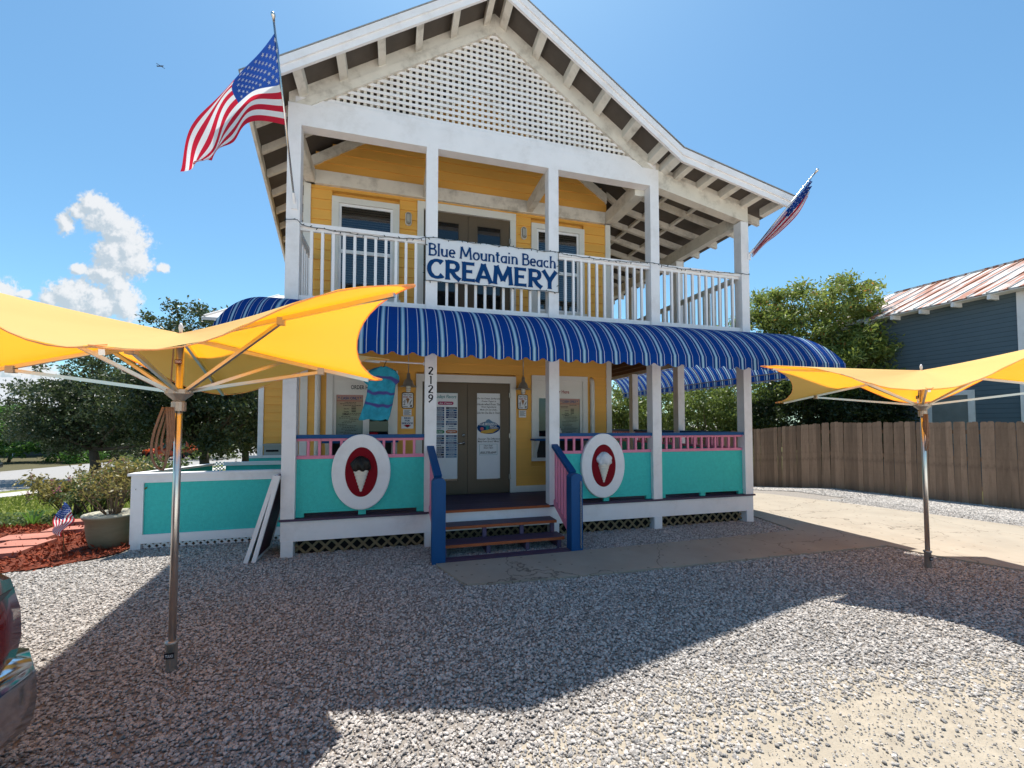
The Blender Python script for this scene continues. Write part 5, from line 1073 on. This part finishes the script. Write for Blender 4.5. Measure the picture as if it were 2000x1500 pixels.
M = MB(); M.v = [(-49,49.2,3.9),(-30.6,49.2,3.9),(-30.6,58.8,3.9),(-49,58.8,3.9),(-49,54,7.0),(-35.2,54,7.0)]; M.f = [(0,1,5,4),(1,2,5),(2,3,4,5),(3,0,4),(0,3,2,1)]; M.m = [0]*5; M.build('roof', frm, FH); M = MB(); M.hexa(((-44,47.6,3.4),(-31.6,47.6,3.4),(-32.6,49.4,4.6),(-44,49.4,4.6),(-44,47.6,3.5),(-31.6,47.6,3.5),(-32.6,49.4,4.7),(-44,49.4,4.7))); M.build('porch_roof', frm, FH)

# ------------------------------------------------------------------ trees
def E_(px, py, D, rx, ry, rz): p = at(px, py, D); return (p.x, p.y, p.z, rx, ry, rz)
def ground(px, D): p = at(px, 800, D); return (p.x, p.y, g(p.y))
OAK = 'live oaks left of the shop'
tree('live_oak', 'broad dark live oak reaching over the road behind the planter bed', ground(190, 22), [E_(200,760,22,3.0,2.6,1.9),E_(110,800,22,2.3,2,1.6),E_(300,780,21,2.4,2.2,2.2),E_(60,825,23,1.5,1.4,1.1),E_(150,840,22,2.4,2.0,1.3),E_(270,825,21,2.2,1.8,1.0)], 330, 105, .55, .17, lf_oak, .22, OAK)
tree('live_oak', 'tall dark live oak rising behind the yellow wing', ground(400, 20), [E_(375,690,20,1.9,2.4,2.3),E_(470,730,20,2.2,2.2,2.6),E_(330,780,19,1.8,1.8,1.7),E_(455,825,19,2.0,1.8,1.6),E_(360,825,20,2.0,1.8,.9)], 330, 105, .55, .17, lf_oak, .2, OAK)
tree('live_oak', 'shaded live oak closing the gap behind the ramp landing', ground(480, 26), [E_(480,800,26,3.4,2.5,2.6),E_(400,820,26,2.4,2,1.4),E_(560,780,26,2.5,2.5,2.6)], 230, 90, .7, .22, lf_oak, .2, OAK)
for k, (px, py, D, r, m_, lab) in enumerate(((20,830,36,2.2,lf_bright,'bright green bush across the road under the far house'),(95,840,37,2.0,lf_bright,'rounded light green bush across the road'),(150,865,36,1.6,lf_bright,'small bright bush at the far road edge'),(215,860,38,2.6,lf_dark,'dark thicket bush beyond the road'),(-60,830,36,2.6,lf_bright,'large green bush at the road beyond the dark car'),(300,850,42,2.8,lf_dark,'dim thicket bush behind the orange truck'),(400,855,40,2.6,lf_hedge,'mid green thicket bush behind the wing'))):
    tree('roadside_bush', lab, ground(px, D), [E_(px,py,D,r,r*.9,r*.95),E_(px+18,py+25,D-1,r*.9,r*.8,r*.7)], 90, 70, .55, .2, m_, .1, 'bushes across the road', cat='bush', nb=12)
tree('dark_tree', 'wall of dark foliage beyond the road on the left', ground(60, 46), [E_(60,810,46,5,2.5,3.2),E_(180,810,46,5,2.5,3.6),E_(300,815,47,5,2.5,3.4),E_(-60,800,46,5,2.5,3.6)], 220, 70, 1.0, .34, lf_dark, .3)
tree('cassia_tree', 'tall yellow green tree with orange seed tips behind the fence', ground(1610, 15.5), [E_(1560,640,15.5,1.5,1.5,1.5),E_(1640,590,15.5,1.1,1.3,1.0),E_(1520,600,15.8,.9,1.1,.9),E_(1690,680,15,1.3,1.2,1.1),E_(1600,740,15,2.0,1.5,1.3),E_(1490,670,16,1.3,1.2,1.7),E_(1660,640,15.2,1.2,1.2,1.2),E_(1560,720,15,2,1.5,1.4)], 330, 130, .36, .15, lf_tree, .14, fork=ground(1610,15.5)[:2]+(2.2,), aspect=.36)
tree('cassia_tree', 'lower yellow green tree with sprays reaching to the slate house wall', ground(1745, 15), [E_(1740,690,14.6,.9,1.0,.7),E_(1770,745,14.6,.6,.8,.5),E_(1700,760,14.6,1.2,1.2,.9)], 150, 120, .3, .14, lf_tree, .09, fork=ground(1745,15)[:2]+(2.0,), aspect=.36)
for k, (px, py, D, r, m_, lab) in enumerate(((1215,800,14.5,.9,lf_hedge,'sunlit hedge shrub right behind the porch corner of the yellow wall'),(1290,805,15,1.0,lf_hedge,'sunlit hedge shrub seen between the rear porch posts'),(1370,790,15.5,1.2,lf_hedge,'glossy hedge shrub behind the side porch rail'),(1450,785,15,1.2,lf_hedge,'glossy hedge shrub where the fence meets the porch view'),(1540,790,14.5,1.3,lf_dark,'dark shrub over the fence under the tall tree'),(1640,795,14.2,1.3,lf_dark,'dark shrub over the fence below the umbrella tip'),(1730,800,14,1.0,lf_dark,'dark shrub over the fence by the umbrella pole'),(1800,800,13.9,.7,lf_hedge,'small leafy shrub over the fence at the slate house window'))):
    tree('hedge_shrub', lab, ground(px, D), [E_(px,py,D,r,r*.8,r*.85),E_(px-10,py+45,D,r*.95,r*.8,r*.8)], 95, 75, .3, .11, m_, .06, 'shrubs along the fence', cat='shrub', nb=14)
tree('dark_tree', 'dense backdrop tree behind the side porch hedge', ground(1400, 24), [E_(1300,800,24,3,2,1.6),E_(1450,770,24,3,2,2.2),E_(1600,780,22,3,2,2)], 150, 80, .7, .22, lf_dark, .2)

# ------------------------------------------------------------------ vehicles
tyre = mat('tyre_rubber', (.014,.014,.015), .85, .1, 10, .3); chrome = mat('chrome', (.80,.80,.80), .12, .03, 4, .02, metal=1, dirt=.25, dcol=(.25,.22,.2), dsc=14); lensm = mat('lamp_lens', (.07,.09,.095), .08, .05, 4, 0, spec=.8)
def vehicle(label, name, org, rz, paint, L, Wd, H, hood, cabf, kindv, group=None):
    """+x is the nose; sections along the length give a rounded body; cabin on top"""
    V_ = thing(name, label, 'car' if name != 'pickup_truck' else 'truck', org, group); O = Vector(org); Rm = Matrix.Rotation(rz, 3, 'Z'); tf = lambda p: tuple(O+Rm@Vector(p))
    def ring(x, hw, z0, z1, e=.2, n=18):
        pts = []
        for k in range(n):
            a = 2*math.pi*k/n+math.pi/n; c_, s_ = math.cos(a), math.sin(a); q = 3.6; f = (abs(c_)**q+abs(s_)**q)**(-1/q); pts.append(tf((x, hw*c_*f*(1-.06*max(0, s_)), (z0+z1)/2+(z1-z0)/2*s_*f)))
        return pts
    zb = .32; secs = [(0,.78,zb+.12,hood*.82),(-.06,.9,zb+.05,hood*.93),(-.25,.97,zb,hood*.975),(-.9,1,zb-.02,hood),(-L*.3,1,zb-.02,hood*1.02),(-L*.6,1,zb-.02,hood*1.02),(-L+.25,.98,zb,hood),(-L+.05,.92,zb+.06,hood*.97),(-L,.84,zb+.12,hood*.9)]
    M = MB(); M.rings([ring(x, Wd/2*w_, a, b) for x, w_, a, b in secs]); M.build('body', paint, V_, True)
    a, b = cabf; cs = [(a,.90,hood-.05,hood),(a-.55,.84,hood-.05,H-.05),(a-.8,.82,hood-.05,H),(b+.5,.82,hood-.05,H),(b+.12,.84,hood-.05,H-.06),(b,.9,hood-.05,hood)]
    M = MB(); M.rings([ring(x, Wd/2*w_, p_, q_) for x, w_, p_, q_ in cs]); M.build('cabin', paint, V_, True)
    for s in (-1, 1):
        for xa, xb in ((a-.62, (a+b)/2+.04), ((a+b)/2-.04, b+.4)):
            yq = s*Wd/2*.85; M = MB(); M.prism([tf((xa, yq*1.04, hood+.02)), tf((xb, yq*1.04, hood+.02)), tf((xb, yq*.995, H-.1)), tf((xa-.12, yq*.995, H-.1))], Rm@Vector((0, s*.015, 0))); M.build('window', dglass, V_)
        M = MB(); M.prism([tf((-.08, s*Wd/2*.84, hood*.62)), tf((-.40, s*Wd/2*.965, hood*.63)), tf((-.38, s*Wd/2*.955, hood*.77)), tf((-.08, s*Wd/2*.83, hood*.75))], Rm@Vector((.03, s*.022, 0))); M.build('headlight', lensm, V_)
        M = MB(); M.box(0,0,0,0,0,0); M = MB(); M.prism([tf((-L-.01, s*Wd/2*.66, hood*.68)), tf((-L-.01, s*Wd/2*.84, hood*.68)), tf((-L-.01, s*Wd/2*.82, hood*.88)), tf((-L-.01, s*Wd/2*.66, hood*.88))], Rm@Vector((.06,0,0))); M.build('tail_light', redp, V_)
        for xw in (-.92, -L+1.0):
            c_ = Vector((xw, s*(Wd/2-.10), .36)); M = MB(); rs = []
            for r_, w_ in ((.20,-.1),(.33,-.11),(.365,-.07),(.365,.07),(.33,.11),(.20,.10)): rs.append([tf((c_.x+r_*math.cos(q), c_.y+w_, c_.z+r_*math.sin(q))) for q in np.linspace(0, 2*math.pi, 25)[:-1]])
            M.rings(rs); wl = M.build('wheel', tyre, V_, True); M = MB(); M.rings([[tf((c_.x+r_*math.cos(q), c_.y+s*w_, c_.z+r_*math.sin(q))) for q in np.linspace(0, 2*math.pi, 19)[:-1]] for r_, w_ in ((.21,.085),(.2,.105),(.08,.09),(.05,.115))]); M.build('rim', galv, wl, True)
            M = MB(); M.tube([tf((c_.x+.43*math.cos(q), s*(Wd/2+.005), c_.z+.43*math.sin(q))) for q in np.linspace(-.15, math.pi+.15, 18)], .045, 8); M.build('wheel_arch', tyre if kindv == 'pickup' else paint, V_, True)
            M = MB(); M.rings([[tf((c_.x+.41*math.cos(q), s*(Wd/2-.02+d_), c_.z+.41*math.sin(q))) for q in np.linspace(0, 2*math.pi, 21)[:-1]] for d_ in (0, .012)]); M.build('arch_well', dark, V_)
    M = MB(); M.prism([tf((a+.02, -Wd/2*.76, hood+.03)), tf((a+.02, Wd/2*.76, hood+.03)), tf((a-.52, Wd/2*.70, H-.08)), tf((a-.52, -Wd/2*.70, H-.08))], Rm@Vector((.02,0,.02))); M.build('windscreen', dglass, V_)
    for x0, sg in ((.02, 1), (-L-.02, -1)):
        rs = []
        for (yy_, dx) in ((-Wd/2-.03,-.62),(-Wd/2-.035,-.45),(-Wd/2-.02,-.2),(-Wd/2+.12,-.02),(-Wd/2+.4,.07),(0,.10),(Wd/2-.4,.07),(Wd/2-.12,-.02),(Wd/2+.02,-.2),(Wd/2+.035,-.45),(Wd/2+.03,-.62)):
            inx = .05; rs.append([tf((x0+sg*(dx+q), yy_*(1 if q >= 0 else .86), z)) for q, z in ((.0,.30),(.04,.33),(.055,.42),(.05,.52),(.02,.60),(-.2,.61),(-.2,.30))])
        M = MB(); M.rings(rs); M.build('bumper', chrome if kindv == 'pickup' else black, V_, True)
    return V_
redpaint = mat('red_car_paint', (.16,.006,.01), .22, .05, 3, 0, coat=.8); orangep = mat('orange_car_paint', (.50,.07,.02), .3, .05, 3, 0, coat=.5); greenp = mat('dark_green_car_paint', (.012,.03,.028), .25, .05, 3, 0, coat=.6)
vehicle('dark red pickup with chrome bumper parked nose in on the gravel', 'pickup_truck', (-1.32,-3.42,0), R_(88), redpaint, 5.3, 1.92, 1.95, 1.26, (-1.5,-3.6), 'pickup')
vehicle('orange red truck parked beyond the flowering shrubs near the road', 'parked_car', tuple(Vector(ground(292, 39))), R_(180-12), orangep, 4.4, 1.85, 1.62, 1.02, (-1.2,-4.2), 'suv')
pg = at(-2, 900, 27); vehicle('dark green car passing on the road', 'passing_car', (pg.x-.1, pg.y, g(pg.y)), R_(20), greenp, 4.6, 1.8, 1.45, .95, (-1.2,-4.0), 'suv')
AP = thing('airplane', 'tiny distant airplane high in the blue sky', 'airplane', at(313, 129, 500)); c = Vector(at(313,129,500)); M = MB()
M.tube([c-cR*4-cU*.5, c-cR*1, c+cR*3, c+cR*4.2+cU*.3], [.3,.6,.55,.1], 8); M.build('fuselage', mat('grey_airframe', (.08,.08,.09), .5), AP, True)
M = MB(); M.hexa([c+v*1.0 for v in (cF*-6-cU*1.6, cF*-6-cU*1.6+cR*.8, cF*6+cU*1.6+cR*.8, cF*6+cU*1.6)]+[c+v+cU*.15 for v in (cF*-6-cU*1.6, cF*-6-cU*1.6+cR*.8, cF*6+cU*1.6+cR*.8, cF*6+cU*1.6)]); M.build('wing', MATS['grey_airframe'], AP); M = MB(); M.prism([c-cR*4, c-cR*2.9, c-cR*3.8+cU*1.5, c-cR*4.3+cU*1.5], cF*.15); M.build('tail_fin', MATS['grey_airframe'], AP)
flush_text()
